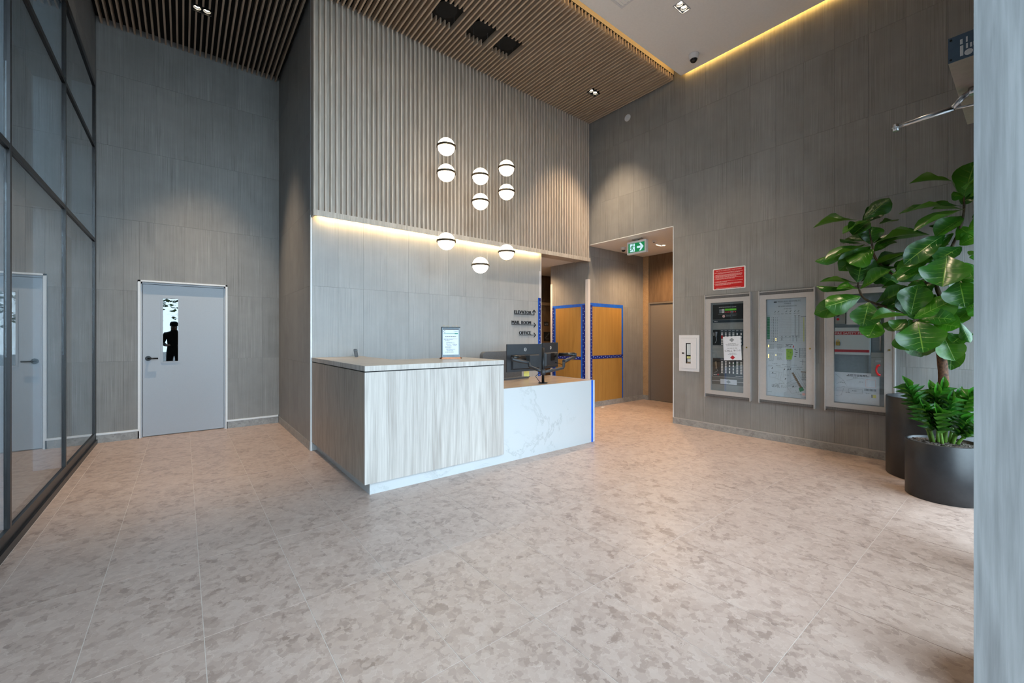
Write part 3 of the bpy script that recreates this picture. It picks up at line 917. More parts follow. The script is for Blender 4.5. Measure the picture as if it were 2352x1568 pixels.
MB().add([(-.048, .0, .010), (.040, .0, .010), (.052, .018, .080), (-.036, .018, .080), (-.048, .006, .010), (.040, .006, .010), (.052, .024, .080), (-.036, .024, .080)],
         [(0, 1, 2, 3), (7, 6, 5, 4), (0, 4, 5, 1), (1, 5, 6, 2), (2, 6, 7, 3), (3, 7, 4, 0)]).build('sheets', 'note', nt)

ch = thing('office_chair', 'grey upholstered office chair tucked behind the low desk', 'chair', (3.70, 4.78, 0))
MB().rbox(-.36, .36, .09, .17, .50, 1.135, .06, 0, 6).build('backrest', 'grey_fabric', ch)
MB().flat([(-.27, -.28), (.27, -.28), (.29, -.1), (.29, .17), (-.29, .17), (-.29, -.1)], .43, .51).build('seat', 'grey_fabric', ch)
MB().box(-.03, .03, .10, .15, .36, .52).box(-.03, .03, -.05, .15, .35, .38).build('back_bracket', 'black_metal', ch)
MB().cyl((0, 0, .10), (0, 0, .43), .028, seg=14).build('gas_column', 'black_metal', ch)
for k in range(5):
    a = R(90 + 72 * k)
    lg = MB().tube([(0, 0, .12), (.16 * math.cos(a), .16 * math.sin(a), .10), (.29 * math.cos(a), .29 * math.sin(a), .075)], [.026, .022, .018], 8).build('base_leg', 'black_metal', ch)
    MB().cyl((.29 * math.cos(a) - .02 * math.sin(a), .29 * math.sin(a) + .02 * math.cos(a), .03), (.29 * math.cos(a) + .02 * math.sin(a), .29 * math.sin(a) - .02 * math.cos(a), .03), .03, seg=14).build('caster', 'dark_print', lg)

# ------------------------------------------------------------------ lettering on the reception wall
def way_sign(name, word, x0, x1, z, up, label):
    t = thing(name, label, 'sign', (x0, YR, z), 0, 'wayfinding signs on the reception wall')
    w = x1 - x0
    ws = word.split(' ')
    for k_, wd in enumerate(ws):
        a0, a1 = (0, w) if len(ws) == 1 else ((0, w * .41) if k_ == 0 else (w * .50, w))
        MB().text(wd, .080, a0, 0, -.010, 0, 'L', .010, a1 - a0).build('lettering', 'black_metal', t)
    e = 4.749 - x0
    a = MB()
    if up:
        e = 4.712 - x0
        a.box(-.002, e + .004, -.010, 0, -.014, -.006).box(e - .004, e + .004, -.010, 0, -.006, .072)
        for s_ in (-1, 1):
            a.prism([(e, .078), (e, .067), (e + s_ * .040, .030), (e + s_ * .043, .038)][:: -s_], -.010, 0)
    else:
        a.box(-.002, e - .002, -.010, 0, -.014, -.006)
        for s_ in (-1, 1):
            a.prism([(e + .004, -.010), (e - .008, -.010), (e - .046, -.010 + s_ * .036), (e - .038, -.010 + s_ * .041)][:: -s_], -.010, 0)
    a.build('arrow', 'black_metal', t)
way_sign('direction_sign', 'ELEVATOR', 4.278, 4.650, 1.732, True, 'black metal letters reading ELEVATOR with an arrow pointing up')
way_sign('direction_sign', 'MAIL ROOM', 4.224, 4.640, 1.560, False, 'black metal letters reading MAIL ROOM with an arrow pointing right')
way_sign('direction_sign', 'OFFICE', 4.381, 4.640, 1.388, False, 'black metal letters reading OFFICE with an arrow pointing right')

# ------------------------------------------------------------------ signs, cameras and devices around the corridor
ex = thing('exit_sign', 'green running-man exit sign hanging in the corridor opening', 'exit sign', (6.25, 4.33, 2.805), RW)
MB().rbox(-.195, .195, -.03, .03, 0, .225, .012).build('housing', 'white', ex)
MB().rect(-.165, .165, .030, .190, -.031).build('green_panel', 'exit_green', ex)
sy = MB().rect(-.132, -.030, .042, .180, -.032, 0)
sy.line(.012, .110, .090, .110, .036, -.032, 0)
sy.add([(.055, -.032, .178), (.090, -.032, .178), (.145, -.032, .110), (.090, -.032, .042), (.055, -.032, .042), (.100, -.032, .110)], [(5, 2, 1, 0), (4, 3, 2, 5)], 0)
sy.build('white_symbols', 'exit_white', ex)
rm = MB()
rm.disc(-.068, .162, .011, -.0345, -.0325, 12)
for (x0, z0, x1, z1, w) in [(-.078, .146, -.092, .100, .026), (-.076, .142, -.052, .122, .010), (-.052, .122, -.034, .130, .010), (-.084, .142, -.110, .130, .010), (-.110, .130, -.120, .106, .010), (-.088, .104, -.062, .082, .014), (-.062, .082, -.048, .048, .013), (-.094, .102, -.102, .074, .014), (-.102, .074, -.136, .064, .012)]:
    rm.line(x0, z0, x1, z1, w, -.0335)
rm.build('running_figure', 'exit_green', ex)
MB().box(-.03, .03, -.012, .012, .225, .255).box(-.10, .10, -.03, .03, .250, .2645).build('ceiling_mount', 'cab_grey', ex)

def dome_camera(loc, label, tilt, s_=1.0):
    t = thing('dome_camera', label, 'camera', loc, tilt, 'ceiling security cameras')
    MB().lathe([(.0001, 0), (.068 * s_, 0), (.068 * s_, -.012), (.062 * s_, -.045 * s_), (.058 * s_, -.070 * s_), (.050 * s_, -.072 * s_)], 28).build('housing', 'white', t)
    d = MB().sphere((0, 0, -.066 * s_), .050 * s_, 24, 14)
    d.build('dome', 'cctv_dome', t)
    MB().cyl((0, -.040 * s_, -.088 * s_), (0, -.056 * s_, -.096 * s_), .012 * s_, seg=14).build('lens', 'screen_face', t)
dome_camera((5.645, 2.985, ZC), 'white dome security camera on the plain white ceiling', R(-50))
dome_camera((6.65, 4.92, ZB), 'small security camera on the corridor ceiling beside the exit sign', R(-50), .75)
sp = thing('round_speaker', 'small round white speaker high on the right wall', 'speaker', (XR, 4.358, 5.122), RW)
MB().disc(0, 0, .058, -.010, 0, 28).build('rim', 'white', sp)
MB().disc(0, 0, .044, -.012, -.010, 28).build('grille', 'paper', sp)
dt = thing('motion_sensor', 'small white ceiling sensor just beyond the exit sign', 'sensor', (6.62, 4.24, ZB))
MB().cyl((0, 0, -.022), (0, 0, 0), .04, seg=20).build('body', 'white', dt)
MB().sphere((0, 0, -.022), .018, 14, 8).build('lens', 'cab_grey', dt)

def plaque(x0, x1, z0, z1, label, stairs):
    t = thing('door_plaque', label, 'sign', ((x0 + x1) / 2, YF, z0), 0, 'plaques at the end of the passage')
    w, h_ = x1 - x0, z1 - z0
    MB().box(-w / 2, w / 2, -.006, 0, 0, h_).build('plate', 'dark_print', t)
    p = MB()
    if stairs:
        pts = [(-.075, .075), (-.035, .075), (-.035, .115), (.005, .115), (.005, .155), (.045, .155), (.045, .190), (.080, .190)]
        for a, b_ in zip(pts, pts[1:]):
            p.line(a[0], a[1], b_[0], b_[1], .006, -.0068)
        p.words(-.04, .05, .045, .010, -.0068, 0, 3).disc(.0, .022, .006, -.0068, -.0064, 8)
    else:
        p.words(-w * .4, w * .4, h_ * .58, .014, -.0068, 0, 4).words(-w * .4, w * .4, h_ * .22, .014, -.0068, 0, 5)
    p.build('print', 'ink_grey', t)
plaque(6.765, 6.975, 1.245, 1.465, 'black plaque with a white stair symbol at the passage end', True)
plaque(6.775, 6.92, 1.612, 1.706, 'small black nameplate above the stair plaque', False)

# ------------------------------------------------------------------ corner guards, protection boards and tape
def dots(mb, along, x0, x1, z0, z1, y, m):
    rr = random.Random(int((x0 + z0) * 1000) & 255)
    if along == 'z':
        z = z0 + .03; k = 0
        while z < z1 - .02:
            mb.disc(x0 + (x1 - x0) * (.32 if k % 2 else .68), z, .0085, y, y + .0003, 8, m)
            z += .060; k += 1
    else:
        x = x0 + .03; k = 0
        while x < x1 - .02:
            mb.disc(x, z0 + (z1 - z0) * (.35 if k % 2 else .65), .0085, y, y + .0003, 8, m)
            x += .060; k += 1
def tape_strip(parent, x0, x1, z0, z1, y, printed):
    if not printed:
        return MB().box(x0, x1, y, y + .0025, z0, z1).build('tape', 'tape', parent)
    mb = MB().box(x0, x1, y, y + .0025, z0, z1, 0)
    dots(mb, 'z' if z1 - z0 > x1 - x0 else 'x', x0, x1, z0, z1, y - .0004, 1)
    return mb.build('printed_tape', ['tape_dark', 'tape_dot'], parent)
g1 = thing('corner_guard', 'white angle guard on the corridor corner between the two brown boards', 'corner guard', (XR, YB, 0), 0, 'white corner guards')
MB().box(-.005, .055, -.005, 0, 0, 2.44).box(-.005, 0, 0, .065, 0, 2.44).build('angle', 'guard', g1)
g2 = thing('corner_guard', 'white angle guard at the far edge of the passage board', 'corner guard', (XR, 6.27, 0), 0, 'white corner guards')
MB().box(-.005, 0, -.055, .005, 0, 2.44).box(-.005, .03, 0, .005, 0, 2.44).build('angle', 'guard', g2)
g3 = thing('corner_guard', 'white guard with blue tape on the end of the reception wall', 'corner guard', (4.88, YR, 0), 0, 'white corner guards')
MB().box(-.05, 0, -.006, -.001, 0, 2.483).build('angle', 'guard', g3)
tape_strip(g3, -.066, -.018, .0, 2.02, -.0095, True)
MB().box(-.072, -.058, -.0098, -.001, 0, 2.02).build('tape', 'tape', g3)
b1 = thing('protection_board', 'brown protection board taped to the corridor wall facing the desk', 'board', (6.56, YB, 0), 0, 'taped protection boards')
MB().box(-.49, .49, -.005, 0, .004, 1.985).build('sheet', 'board', b1)
tape_strip(b1, -.49, .51, 1.93, 1.995, -.0078, False)
tape_strip(b1, .465, .512, .90, 1.93, -.0082, False)
tape_strip(b1, .480, .512, .10, .90, -.0080, False)
tape_strip(b1, -.492, -.438, .004, 1.95, -.0090, True)
tape_strip(b1, -.438, .515, .925, .985, -.0088, True)
b2 = thing('protection_board', 'brown protection board taped to the passage side of the corner', 'board', (XR, 5.765, 0), RW, 'taped protection boards')
MB().box(-.435, .435, -.005, 0, .004, 1.975).build('sheet', 'board', b2)
tape_strip(b2, -.44, .44, 1.925, 1.982, -.0078, False)
tape_strip(b2, -.448, -.385, .004, 1.95, -.0090, True)
tape_strip(b2, -.385, -.355, .004, 1.925, -.0080, False)
tape_strip(b2, .378, .448, .004, 1.96, -.0090, True)
tape_strip(b2, .340, .378, .004, 1.925, -.0080, False)
tape_strip(b2, -.355, .340, .905, .965, -.0086, True)
sc = thing('paper_scrap', 'scrap of white paper on the floor beside the corridor corner', 'paper', (6.30, 5.13, .0), R(20))
MB().add([(-.06, -.02, .001), (.0, -.03, .006), (.06, -.01, .001), (.05, .03, .004), (-.01, .02, .010), (-.06, .03, .002)], [(0, 1, 4, 5), (1, 2, 3, 4)]).build('sheet', 'white', sc)
# ------------------------------------------------------------------ fire panels on the right wall
CW, CH = .3125, 1.45
M['rib_grey'] = plain('rib_grey', (.19, .18, .175), .5)
def cabinet(yc, label, plate):
    t = thing('fire_panel_cabinet', label, 'cabinet', (XR, yc, .490), RW, 'glazed fire panel cabinets')
    f = MB()
    for q in rects_minus([(-CW + .012, CW - .012, .045, CH - .045)], (-.2215, .2235, .092, 1.345)):
        f.box(q[0], q[1], -.045, 0, q[2], q[3])
    f.build('door_frame', 'alu', t)
    for s_ in (-1, 1):
        MB().box(s_ * CW - (.012 if s_ > 0 else 0), s_ * CW + (0 if s_ > 0 else .012), -.052, 0, -.012, CH + .012).build('side_rail', 'alu', t)
    for z0 in (0, CH - .045):
        r_ = MB().box(-CW + .012, CW - .012, -.040, 0, z0, z0 + .045, 0)
        for i in range(58):
            x = -CW + .016 + i * .0101
            r_.box(x, x + .0055, -.043, -.040, z0 + .008, z0 + .034, 1)
        r_.box(-CW + .012, CW - .012, -.047, -.040, z0 + .036, z0 + .045, 2)
        r_.build('ribbed_band', ['alu_dark', 'rib_grey', 'alu'], t)
    MB().box(-.2215, .2235, -.004, 0, .092, 1.345).build('back_plate', plate, t)
    MB().box(-.2210, .2230, -.0445, -.0425, .0925, 1.3445).build('pane', 'clear', t)
    MB().disc(.265, .715, .010, -.050, -.045, 14).build('lock', 'brass', t)
    return t
TOP = 1.345
# annunciator with control modules
ca = cabinet(2.679, 'grey fire alarm cabinet with black control modules behind glass', 'cab_grey')
def at(z):       # distance below the top of the glass
    return TOP - z
mp = MB().box(-.205, .215, -.014, -.004, at(.240), at(.028), 0)
mp.text('REMOTE COMMAND CENTER', .020, .0, at(.075), -.0146, 1, 'C', width=.235)
mp.rect(-.035, .118, at(.118), at(.092), -.0146, 3)
for i in range(4):
    mp.rect(-.115, -.088, at(.150) + i * .0145, at(.150) + i * .0145 + .010, -.0146, 2)
    mp.rect(-.082, -.043, at(.150) + i * .0145, at(.150) + i * .0145 + .011, -.0146, 1)
for i in range(7):
    m_ = 2 if i == 4 else 4
    mp.rect(-.036 + i * .0225, -.020 + i * .0225, at(.147), at(.130), -.0146, m_)
    mp.rect(-.032 + i * .0225, -.025 + i * .0225, at(.142), at(.136), -.0149, 1)
mp.words(-.13, .13, at(.170), .004, -.0146, 2, 1)
mp.disc(-.052, at(.196), .019, -.0148, -.014, 18, 5)
mp.words(-.018, .05, at(.188), .005, -.0146, 2, 2).words(-.018, .05, at(.200), .005, -.0146, 2, 3).words(.065, .118, at(.188), .005, -.0146, 2, 4)
mp.build('command_module', ['dark_print', 'white_print', 'ink_grey', 'lcd', 'red', 'pink_print'], ca)
MB().box(-.205, .215, -.014, -.004, at(.285), at(.250), 0).words(-.188, -.14, at(.272), .008, -.0146, 1, 2).build('name_strip', ['navy_print', 'white_print'], ca)
def module(z0, z1, hand, split):
    mb = MB().box(-.205, .215, -.014, -.004, at(z1), at(z0), 0)
    mb.box(-.203, -.105, -.0142, -.014, at(z1) + .004, at(z0) - .004, 3)
    if hand == 'mic':
        mb.cyl((-.152, -.020, at(z0 + .03)), (-.156, -.020, at(z0 + .10)), .014, .010, 12, 2)
        mb.tube([(-.156, -.020, at(z0 + .10)), (-.15, -.018, at(z0 + .15)), (-.17, -.018, at(z0 + .19))], .005, 6, 2)
        mb.rect(-.195, -.185, at(z0 + .085), at(z0 + .04), -.0146, 1)
    else:
        mb.cyl((-.160, -.022, at(z0 + .05)), (-.152, -.022, at(z0 + .15)), .013, .012, 12, 4)
        mb.tube([(-.152, -.02, at(z0 + .15)), (-.13, -.018, at(z0 + .18)), (-.18, -.018, at(z0 + .21))], .004, 6, 2)
    for c_ in range(6):
        x = -.092 + c_ * .0515
        mb.rect(x, x + .034, at(z0 + .022), at(z0 + .008), -.0146, 2)
        n = 4 if c_ in split else 8
        hh = (z1 - z0 - .04) / n
        for r_ in range(n):
            z = at(z1) + .006 + r_ * hh
            m_ = 5 if (hand == 'mic' and c_ == 0 and r_ in (4, 5)) else 1
            mb.box(x + (.005 if n == 8 else .008), x + (.030 if n == 8 else .026), -.0165, -.014, z, z + hh * .70, m_)
            if (c_, r_) in ((2, 3), (3, 3), (3, 2), (4, 6)):
                mb.rect(x + .034, x + .040, z, z + .008, -.0146, 6)
    return mb.build('control_module', ['navy_print', 'white_print', 'ink_grey', 'dark_print', 'brown_print', 'red', 'lcd'], ca)
module(.385, .605, 'mic', (4, 5))
module(.790, 1.005, 'hand', (2, 3))
MB().box(-.205, .215, -.014, -.004, at(1.048), at(1.008), 0).words(-.195, -.145, at(1.034), .010, -.0146, 1, 9).rect(-.14, -.118, at(1.036), at(1.016), -.0146, 2).words(.11, .205, at(1.036), .008, -.0146, 1, 4).build('name_strip', ['navy_print', 'white_print', 'red'], ca)
MB().box(-.2215, .2235, -.008, -.004, at(1.165), at(1.060), 0).box(-.2215, .2235, -.0085, -.008, at(1.118), at(1.112), 1).build('shelf_band', ['alu_dark', 'white'], ca)
ns = MB().rect(-.10, .125, at(1.155), at(1.085), -.012, 0)
ns.add([(-.02, -.0126, at(1.12)), (.013, -.0126, at(1.142)), (.046, -.0126, at(1.12)), (.013, -.0126, at(1.098))], [(0, 1, 2, 3)], 1)
ns.build('name_card', ['paper', 'ink_grey'], ca)
nn = thing('notice_sheet', 'white paper notice reading CALL 9-1-1 taped to the cabinet glass', 'notice', (XR - .046, 2.602, .490), RW)
nm = MB()
SX = lambda x, z: (x - .014 * (z - 1.0) / .3, -.001, z)
def skew(mb):
    mb.v = [(x - .05 * (z - .70), y, z + .06 * x) for x, y, z in mb.v]
    return mb
nm.box(-.118, .118, 0, .0008, .535, .865, 0)
for zc, m_ in ((.815, 2), (.572, 3)):
    nm.add([(-.034, -.0006, zc), (0, -.0006, zc - .030), (.034, -.0006, zc), (0, -.0006, zc + .030)], [(0, 1, 2, 3)], m_)
    nm.disc(0, zc, .018, -.0009, -.0004, 16, m_)
nm.words(-.05, .05, .762, .006, -.0006, 2, 1).words(-.085, .085, .748, .006, -.0006, 2, 2).words(-.075, .075, .734, .006, -.0006, 2, 3)
nm.text('IN CASE OF FIRE', .018, 0, .694, -.0006, 1, 'C', width=.125)
nm.text('CALL 9-1-1', .036, 0, .655, -.0006, 1, 'C', width=.205)
nm.words(-.04, .04, .628, .006, -.0006, 2, 4).words(-.06, .06, .614, .006, -.0006, 2, 5)
skew(nm).build('sheet', ['paper', 'ink', 'ink_grey', 'red_print'], nn)

# graphic annunciator
cb = cabinet(1.955, 'grey fire alarm cabinet holding the LEVEL 1 floor plan sheet', 'plan')
pl = MB()
y = -.0105
pl.box(-.2210, .2230, -.010, -.004, .095, 1.343, 0)
pl.text('MINORU BLVD, RICHMOND, B.C.', .026, .16, at(.045), y, 1, 'R', width=.258).words(-.142, -.108, at(.045), .014, y, 1, 12)
pl.text('TOWER B', .022, .01, at(.072), y, 1, 'C', width=.075)
pl.text('FIRE ALARM ANNUNCIATOR', .024, .01, at(.105), y, 1, 'C', width=.205)
pl.words(-.03, .055, at(.135), .008, y, 2, 1)
for i, x in enumerate((-.128, -.090, -.045, .0, .046, .094, .134)):
    pl.words(x - .014, x + .014, at(.195), .006, y, 2, 20 + i)
    if i != 2:
        pl.line(x - .008, at(.172), x + .008, at(.156), .005, y, 1)
for i in range(16):
    z = at(.232) - i * .0205
    if i < 14:
        pl.rect(-.2205, -.188, z - .016, z + .002, y, 3)
    else:
        pl.words(-.216, -.19, z - .008, .005, y, 2, 40 + i)
    pl.line(-.178, z - .010, -.164, z - .004, .004, y, 2)
    pl.line(-.152, z - .012, -.144, z - .002, .006, y, 1)
    for x in (-.128, -.106):
        pl.rect(x, x + .008, z - .010, z - .002, y, 2)
    pl.line(-.085, z - .014, .215, z - .014, .0012, y, 2)
pl.rect(-.226 + .005, -.188, at(.218), at(.212), y, 3)
for x, z0, z1 in ((.094, .225, .50), (.134, .225, .50), (.070, .478, .545), (.110, .478, .545)):
    pl.rect(x, x + .007, at(z1), at(z0), y - .0002, 2)
    pl.rect(x - .008, x + .014, at(z0), at(z0 - .004), y - .0002, 1)
pl.rect(.184, .194, at(.545), at(.245), y - .0002, 5)
pl.rect(.156, .218, at(.238), at(.234), y - .0002, 1)
for i, z in enumerate((.488, .508, .527)):
    for j in range(3 if i == 0 else 1):
        x = -.05 + j * .045
        pl.line(x - .006, at(z), x + .006, at(z - .012), .005, y - .0002, 1)
    pl.rect(-.075, .055 if i == 0 else -.03, at(z + .006), at(z + .003), y - .0002, 2)
for bx, z0, n in ((-.195, .592, 4), (-.105, .592, 5), (-.195, .700, 7), (-.105, .700, 6)):
    for i in range(n):
        pl.words(bx, bx + .055, at(z0) - i * .0165, .006, y, 2, int(bx * -900) + i * 3)
pl.rect(-.038, -.0365, at(.80), at(.58), y, 2).rect(-.2, -.04, at(.672), at(.670), y, 2)
pl.add([(-.004, y, at(.638)), (-.001, y, at(.775)), (.058, y, at(.775)), (.074, y, at(.70)), (.070, y, at(.638))], [(0, 1, 2, 3, 4)], 4)
for x, z in ((.018, .672), (.04, .69), (.018, .742)):
    pl.words(x, x + .018, at(z), .006, y - .0003, 3, int(z * 100))
pl.words(-.006, .075, at(.588), .006, y, 1, 5).words(0, .03, at(.60), .006, y, 1, 6).words(-.01, .045, at(.615), .006, y, 2, 7).words(.008, .05, at(.79), .006, y, 2, 8)
pl.line(.044, at(.618), .052, at(.598), .008, y, 6).line(.074, at(.622), .082, at(.596), .010, y, 8)
for i, (x, z) in enumerate(((.088, .645), (.10, .66), (.10, .685), (.096, .71), (.088, .735))):
    pl.words(x, x + .024, at(z), .007, y, 1 if i % 2 == 0 else 2, 60 + i)
for i in range(9):
    pl.words(.145, .215, at(.635) - i * .0135, .006, y, 2, 80 + i)
pl.rect(.142, .145, at(.745), at(.628), y, 1)
pl.rect(.148, .208, at(.797), at(.794), y, 1).rect(.1765, .1795, at(.815), at(.765), y, 1).text('N', .016, .178, at(.832), y, 1, 'C')
# the floor plan itself
for i, (x, z) in enumerate(((-.16, .838), (-.05, .842), (.06, .845), (-.21, .862), (-.12, .862), (-.02, .865), (.12, .868))):
    pl.words(x, x + .06, at(z), .006, y, 2, 100 + i)
for (x0, z0, x1, z1) in [(-.215, .872, .02, .880), (.02, .880, .10, .868), (.10, .868, .21, .90), (-.19, .935, -.19, 1.01), (-.19, 1.01, -.14, 1.012), (-.14, 1.012, -.05, 1.05), (-.05, 1.05, .0, 1.11),
                         (.0, 1.11, .06, 1.20), (.06, 1.20, .14, 1.17), (-.19, .935, -.04, .94), (-.11, .94, -.12, 1.01), (-.08, .94, -.095, 1.03), (-.05, .94, -.07, 1.04), (-.03, .90, -.03, 1.0), (.0, .90, .0, .96), (.04, .90, .04, .96), (.08, .88, .08, .95),
                         (.0, 1.08, .09, 1.02), (.02, 1.11, .12, 1.05), (.04, 1.14, .14, 1.09), (.10, 1.15, .12, 1.2), (.12, 1.2, .17, 1.21), (.16, 1.1, .13, 1.19), (.09, .92, .2, 1.12), (.115, .92, .215, 1.1)]:
    pl.line(x0, at(z0), x1, at(z1), .0022, y, 2)
for x, z in ((-.16, .892), (-.02, .90), (.02, .90), (.045, .895), (-.155, .95), (-.01, 1.02), (.075, 1.11)):
    pl.line(x - .006, at(z + .008), x + .006, at(z - .008), .009, y - .0002, 1)
for i, (x, z) in enumerate(((-.02, .975), (-.17, .965), (.11, .898), (.165, .99), (.165, 1.02), (-.125, 1.095), (-.08, 1.085), (-.05, 1.118), (-.04, 1.135), (.15, 1.205))):
    pl.words(x, x + .05, at(z), .006, y, 2, 140 + i)
pl.text('LEVEL 1', .047, -.165, at(1.135), y, 1, 'L', width=.115)
for i in range(9):
    x, z = .072 + i * .0105, .935 + i * .0205
    pl.rect(x - .012, x + .014, at(z + .022), at(z), y - .0003, 7)
pl.rect(.158, .222, at(.925), at(.915), y, 7)
for i in range(9):
    pl.words(.168, .210, at(.938) - i * .0105, .006, y, 2, 170 + i)
pl.add([(.135, y - .0003, at(1.125)), (.175, y - .0003, at(1.105)), (.195, y - .0003, at(1.145)), (.15, y - .0003, at(1.172))], [(3, 2, 1, 0)], 3)
pl.disc(.188, at(1.195), .018, y - .0003, y, 12, 9)
pl.words(-.215, -.18, at(1.205), .006, y, 6, 3).rect(-.176, -.168, at(1.207), at(1.197), y, 6).words(.16, .215, at(1.235), .006, y, 2, 2)
pl.build('plan_sheet', ['plan', 'ink', 'ink_grey', 'green_print', 'lime', 'yellow_print', 'cab_blue', 'brown_print', 'red', 'pink_print'], cb)
for i, (x, z) in enumerate(((-.118, .510), (-.118, .530), (-.203, .598), (-.203, .616), (-.203, .722), (-.203, .738), (-.203, .756), (-.118, .722))):
    MB().disc(x, at(z), .0065, -.0135, -.010, 10).build('indicator_lamp', 'amber', cb)

# fire safety plan cabinet
cc = cabinet(1.2345, 'grey cabinet with the FIRE SAFETY PLAN box and red handset behind the tree', 'cab_blue')
MB().box(-.215, -.12, -.030, -.004, at(.335), at(.085), 0).disc(-.188, at(.235), .018, -.033, -.030, 16, 1).disc(-.186, at(.282), .014, -.033, -.030, 16, 2).build('key_switch_box', ['cab_grey', 'dark_print', 'red'], cc)
MB().box(-.11, .095, -.018, -.004, at(.345), at(.10), 0).rect(-.035, .085, at(.305), at(.215), -.0185, 1).rect(-.03, .08, at(.298), at(.27), -.019, 2).build('relay_box', ['white', 'paper', 'teal'], cc)
fb = MB().box(-.217, .105, -.036, -.004, at(.690), at(.380), 0)
fb.rect(-.217, .095, at(.463), at(.425), -.0365, 1).rect(-.217, .097, at(.662), at(.632), -.0365, 1)
fb.text('FIRE SAFETY PLAN', .034, -.212, at(.457), -.037, 2, 'L', width=.295)
fbo = fb.build('fire_safety_plan_box', ['cab_white', 'red_print', 'white_print'], cc)
pk = MB().box(-.202, -.166, -.060, -.040, at(.585), at(.545)).tube([(-.196, -.05, at(.548)), (-.196, -.05, at(.53)), (-.184, -.05, at(.520)), (-.172, -.05, at(.53)), (-.172, -.05, at(.548))], .004, 8)
pk.v = [(x, y_ + .008, z) for x, y_, z in pk.v]
pk.build('padlock', 'brass', fbo)
MB().box(.112, .220, -.010, -.004, at(.66), at(.14), 0).words(.12, .17, at(.52), .008, -.0105, 1, 1).words(.12, .17, at(.545), .008, -.0105, 1, 2).words(.12, .165, at(.57), .008, -.0105, 1, 3).build('side_plate', ['cab_blue', 'ink_grey'], cc)
MB().cyl((.188, -.022, at(.64)), (.188, -.022, at(.12)), .008, seg=12).build('conduit', 'steel', cc)
pb = MB().box(.113, .220, -.034, -.004, at(.925), at(.66), 0).box(.113, .220, -.0345, -.034, at(.716), at(.712), 2).rect(.148, .194, at(.766), at(.742), -.0345, 1)
pb = pb.build('handset_box', ['cab_grey', 'steel', 'alu_dark'], cc)
hs = MB().tube([(.190, -.042, at(.795)), (.172, -.042, at(.800)), (.160, -.042, at(.825)), (.157, -.042, at(.855)), (.162, -.042, at(.880)), (.174, -.042, at(.900)), (.192, -.042, at(.905))], [.011, .012, .009, .008, .009, .012, .011], 10)
hs.v = [(x, max(y_, -.05), z) for x, y_, z in hs.v]
hs.build('red_handset', 'red', pb)
dr = MB().rect(-.2212, .178, .100, at(.895), -.0095, 0)
dr.words(-.10, .07, at(.925), .007, -.0101, 1, 1).words(-.11, .09, at(.937), .006, -.0101, 1, 2)
for i, (x0, z0, x1, z1) in enumerate([(-.215, .92, -.14, .99), (-.14, .99, -.21, 1.04), (-.14, .99, -.11, 1.05), (-.11, .99, -.02, .955), (-.02, .955, .05, .96), (-.09, 1.08, .03, 1.08), (-.09, 1.08, -.09, 1.13), (-.09, 1.13, .03, 1.13), (.03, 1.08, .03, 1.13), (-.215, 1.09, -.13, 1.06), (-.13, 1.06, -.16, 1.16), (-.16, 1.16, -.215, 1.18)]):
    dr.line(x0, at(z0), x1, at(z1), .002, -.0101, 2)
dr.line(.062, at(.965), .145, at(.965), .003, -.0101, 3).line(.062, at(1.05), .145, at(1.05), .003, -.0101, 3).line(.062, at(.965), .062, at(1.05), .003, -.0101, 3).line(.145, at(.965), .145, at(1.05), .003, -.0101, 3)
for i in range(9):
    dr.rect(.05 + i * .0115, .058 + i * .0115, at(1.092), at(1.068), -.0101, 4)
dr.rect(.108, .150, at(1.165), at(1.13), -.0101, 2).rect(.122, .150, at(1.165), at(1.13), -.0103, 5)
for i, (x, z) in enumerate(((-.17, 1.02), (-.05, .955), (.0, 1.0), (-.06, 1.105), (.06, 1.12), (-.12, 1.13))):
    dr.words(x, x + .04, at(z), .006, -.0101, 2, 200 + i)
dr.build('site_drawing', ['paper', 'ink', 'ink_grey', 'pink_print', 'ink_grey', 'note'], cc)

# red notice, white wall box
rs_ = thing('notice_sign', 'red sign with white print NOTE TO EMERGENCY RESPONDERS on the right wall', 'sign', (XR, 2.667, 2.018), RW)
MB().rbox(-.222, .222, -.004, 0, 0, .305, .014).build('plate', 'white_print', rs_)
rp = MB().rect(-.208, .206, .014, .291, -.0046, 0)
rp.text('NOTE TO EMERGENCY RESPONDERS', .024, 0, .262, -.0052, 1, 'C', width=.345)
for i, (x0, x1, z) in enumerate([(-.195, .19, .240), (-.155, .15, .229), (-.185, .185, .208), (-.185, .18, .197), (-.185, .17, .186), (-.185, .10, .175), (-.185, .19, .160), (-.185, .08, .149), (-.185, .185, .116), (-.185, -.02, .105), (-.185, .17, .087), (-.185, .18, .076), (-.185, .03, .065), (-.17, .165, .022)]):
    rp.words(x0, x1, z, .0052, -.0052, 1, 300 + i)
for z in (.200, .178, .152, .108, .08):
    rp.disc(-.196, z + .002, .003, -.0052, -.0046, 6, 1)
rp.build('print', ['red', 'pink_print'], rs_)

wc = thing('wall_box', 'small white steel wall box with an oblong window left of the fire panels', 'cabinet', (XR, 3.2475, .826), RW)
MB().box(-.158, .158, -.014, 0, 0, .547).build('trim_frame', 'white', wc)
dm = MB()
for q in rects_minus([(-.128, .118, .045, .502)], (-.048, .032, .118, .428)):
    dm.box(q[0], q[1], -.020, -.014, q[2], q[3])
dm.build('door', 'white', wc)
MB().box(-.130, .120, -.0145, -.014, .043, .504).build('door_gap', 'ink_grey', wc)
wi = MB().rect(-.048, .032, .118, .428, -.0150, 0).rect(-.030, .028, .250, .415, -.0155, 1).rect(-.030, .028, .230, .240, -.0155, 0)
wi.rect(-.030, .028, .195, .228, -.0155, 2).rect(-.022, .028, .145, .190, -.0155, 1).rect(-.03, .028, .12, .140, -.0155, 3)
wi.words(-.018, .022, .26, .006, -.016, 4, 1).words(-.018, .022, .17, .008, -.016, 4, 2)
